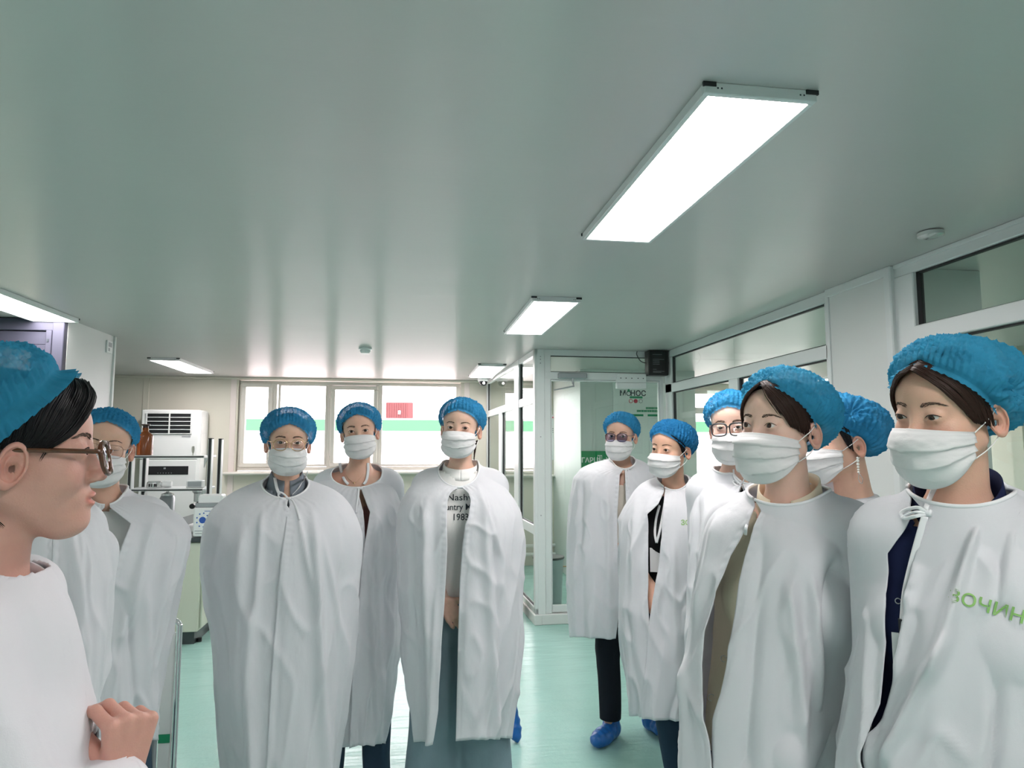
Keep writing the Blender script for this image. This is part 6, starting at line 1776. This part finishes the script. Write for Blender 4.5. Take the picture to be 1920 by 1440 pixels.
V = [at(200 + 12 * math.cos(t) * q, 1043 + 25 * math.sin(t) * q, 2.0) for q in (1, .5) for t in np.linspace(0, 2 * math.pi, 25)[:-1]] + [at(200, 1043, 2.0)]
F = [(i, (i + 1) % 24, 24 + (i + 1) % 24, 24 + i) for i in range(24)] + [(24 + i, 24 + (i + 1) % 24, 48) for i in range(24)]
link('shirt_print', drape(V, oB, .003), F, MATS['print_dark'], ov, smooth=False)

# --- P2: hidden behind the speaker
p = Person('person whose head is hidden behind the speaker, white gown edge showing beside the speaker', (92, 838), 1.42, yaw=10, pitch=2, skin='skin_b', elbow=.13, res=.003, shoulder=.11)
p.build_body(); p.build_eyes(); p.build_brows(); p.build_lashes(); p.build_hair(lim=(84, 88, 98, 106, 120, 126))
p.build_cap(seed=30, front=80, side=104, back=122, puff=.006, puffb=.012)
p.build_mask(seed=31)
p.shirt(MATS['cloth_white'], 'shirt', fat=.010, bottom=.5); p.trousers(MATS['denim_dark']); p.shoe(-1); p.shoe(1)
p.cape([(925, 66, 132), (932, 48, 158), (940, 34, 178), (950, 20, 192), (963, 8, 202), (985, -2, 207), (1012, -6, 209), (1110, -4, 206), (1200, 4, 200), (1294, 14, 188), (1380, 22, 182), (1500, 30, 178), (1700, 30, 176)],
       [(925, 98, 100), (1700, 104, 92)], (100, 975), bf=.16, bb=.15, seed=71, amp=.7, nfold=10, clear=.008, folds=[(150, 8, 1000, 1300, .012, -10), (125, 8, 960, 1200, .012, 30)])

# --- P1: the speaker
def speaker_arms(s):
    n = s.nz
    tb = lambda px, py, d: s.tb(at(px, py, d))
    # right arm (towards the camera is the -x side of the body when she faces right)
    W1 = tb(226, 1474, .92); E1 = tb(70, 1640, .78); S1 = np.array((-.165, .01, n - .060))
    W2 = tb(180, 1440, 1.12); E2 = np.array((.215, .02, n - .34)); S2 = np.array((.165, .01, n - .060))
    K1 = tb(246, 1352, .93)
    d1 = K1 - W1; nrm = tb(300, 1385, .90) - tb(235, 1392, .93)
    h1 = (W1, d1, nrm, -1, (1.30, .75, .55), .75)
    K2 = tb(222, 1366, 1.0); d2 = K2 - W2
    h2 = (W2, d2, np.array((.2, -.2, 1.0)), 1, (.75, .8, .5), .5)
    return [[S1, E1, W1], [S2, E2, W2]], [h1, h2]
p = Person('person speaking at the left edge in profile, tortoiseshell glasses, white coat, hands clasped', (168, 846), .975, yaw=86, pitch=-1, roll=0, body=80, eary=-.020, skin='skin_e', res=.0017, gaze=(0, -2), mouth=.9, arms=speaker_arms, hbx=.13, low=-.26, lean=.022)
p.hres = .0022
p.build_body(); p.build_eyes(); p.build_brows(thick=1.1); p.build_lashes(1.0)
L1 = p.strands([(-.008, -.078, .100), (-.030, -.092, .078), (-.050, -.086, .050), (-.064, -.070, .024), (-.073, -.046, .004)], [(-.004, -.020, .116), (-.050, -.015, .102), (-.074, .005, .060), (-.080, .010, .020), (-.080, .012, .0)], n=460, r=.0010, lift=.006, seed=22)
L2 = p.strands([(.008, -.078, .100), (.036, -.084, .078), (.060, -.060, .052), (.073, -.040, .020)], [(.004, -.020, .116), (.050, -.015, .102), (.074, .005, .060), (.080, .010, .010)], n=150, r=.0012, lift=.006, seed=23)
L3 = p.strands([(-.052, -.072, .060), (-.062, -.060, .030), (-.070, -.046, .0)], [(-.060, -.062, .050), (-.070, -.048, .020), (-.075, -.034, -.012)], n=14, r=.0006, lift=.004, seed=24)
L4 = p.strands([(-.078, .020, -.03), (-.066, .020, -.07), (-.058, .0, -.095)], [(-.07, .05, -.03), (-.060, .045, -.07), (-.056, .03, -.10)], n=60, r=.0008, lift=.004, seed=25)
p.build_hair(lim=(66, 80, 98, 104, 118, 130), extra=[L1, L2, L3, L4])
p.build_cap(seed=33, front=56, side=88, back=120, puff=.018, puffb=.030, n=58, m='cap_teal', under=.018, flare=2.3, pinc=.017)
p.build_glasses(mat('frame_tortoise', (0, 0, 0)), MATS['lens_clear'], hw=.0260, hh=.0220, ex=2.4, r=.0032, top=.0036, cz=-.010, y=-.109, taper=.08, label='tortoiseshell glasses', tilt=9)
p.trousers(MATS['denim_dark']); p.shoe(-1); p.shoe(1)
n = p.nz
def coat(q):
    d = p.f_torso(q, arms=False) - .026
    for i, a in enumerate(p.armp):
        a = [np.array(v) for v in a]
        d = smin(d, cap(q, a[0], a[1], .068, .060), .045)
        e_ = a[2] + (a[2] - a[1]) / np.linalg.norm(a[2] - a[1]) * .03
        d = smin(d, cap(q, a[1], e_, .060, .036), .03)
    d = smin(d, cap(q, (0, .012, n - .05), p.tb(p.ntop), .062, .058), .04)
    d = smin(d, ell(q, (0, .01, n - .75), (.205, .160, .34)), .06)
    return d
def coat_keep(V):
    k = V[:, 2] > n - .95
    rr = np.sqrt(V[:, 0] ** 2 + (V[:, 1] - .01) ** 2)
    a0 = p.tb(A_); a1 = p.tb(T_) - a0; t_ = ((V - a0) @ a1) / (a1 @ a1); k &= ~((t_ > .40) & (np.linalg.norm(V - a0 - t_[:, None] * a1, axis=1) < .15) & (V[:, 2] > n - .02))
    for i, a in enumerate(p.armp):
        w_ = np.array(a[2]); e_ = np.array(a[1]); u_ = (w_ - e_) / np.linalg.norm(w_ - e_)
        t_ = (V - w_) @ u_; dd = np.linalg.norm(V - w_ - t_[:, None] * u_, axis=1)
        k &= ~((t_ > .004) & (dd < .075))
    return k
A_ = p.fb(np.array((0, .012, n - .045))); T_ = p.ntop; ax_ = T_ - A_
v, f = tube_mesh(np.array([A_ + ax_ * t for t in (.24, .30, .37, .44)]), np.array([.071, .070, .068, .066]), 40, cap=False)
fw_ = p.fb(np.array((0, -1.0, 0))) - p.base; v = np.array(v); v[:, 2] -= .016 * ((v - A_) @ fw_) / .07
o = link('coat_collar', v, f, MATS['coat_white'], p.root); o.modifiers.new('thick', 'SOLIDIFY').thickness = .003
co = p.garment('white_coat', MATS['coat_white'], coat, (-.36, -.46, n - 1.0), (.36, .22, n + .10), coat_keep, .0075, .013, 81, it=2)
for i, a in enumerate(p.armp):
    w_ = p.fb(np.array(a[2])); e_ = p.fb(np.array(a[1])); u_ = (w_ - e_) / np.linalg.norm(w_ - e_)
    v, f = tube_mesh(np.array([w_ - u_ * .03, w_ - u_ * .012, w_ + u_ * .002, w_ + u_ * .008]), np.array([.038, .041, .042, .040]), 28, cap=False)
    o = link('cuff', np.array(v), f, MATS['coat_white'], p.root); md = o.modifiers.new('thick', 'SOLIDIFY'); md.thickness = .003
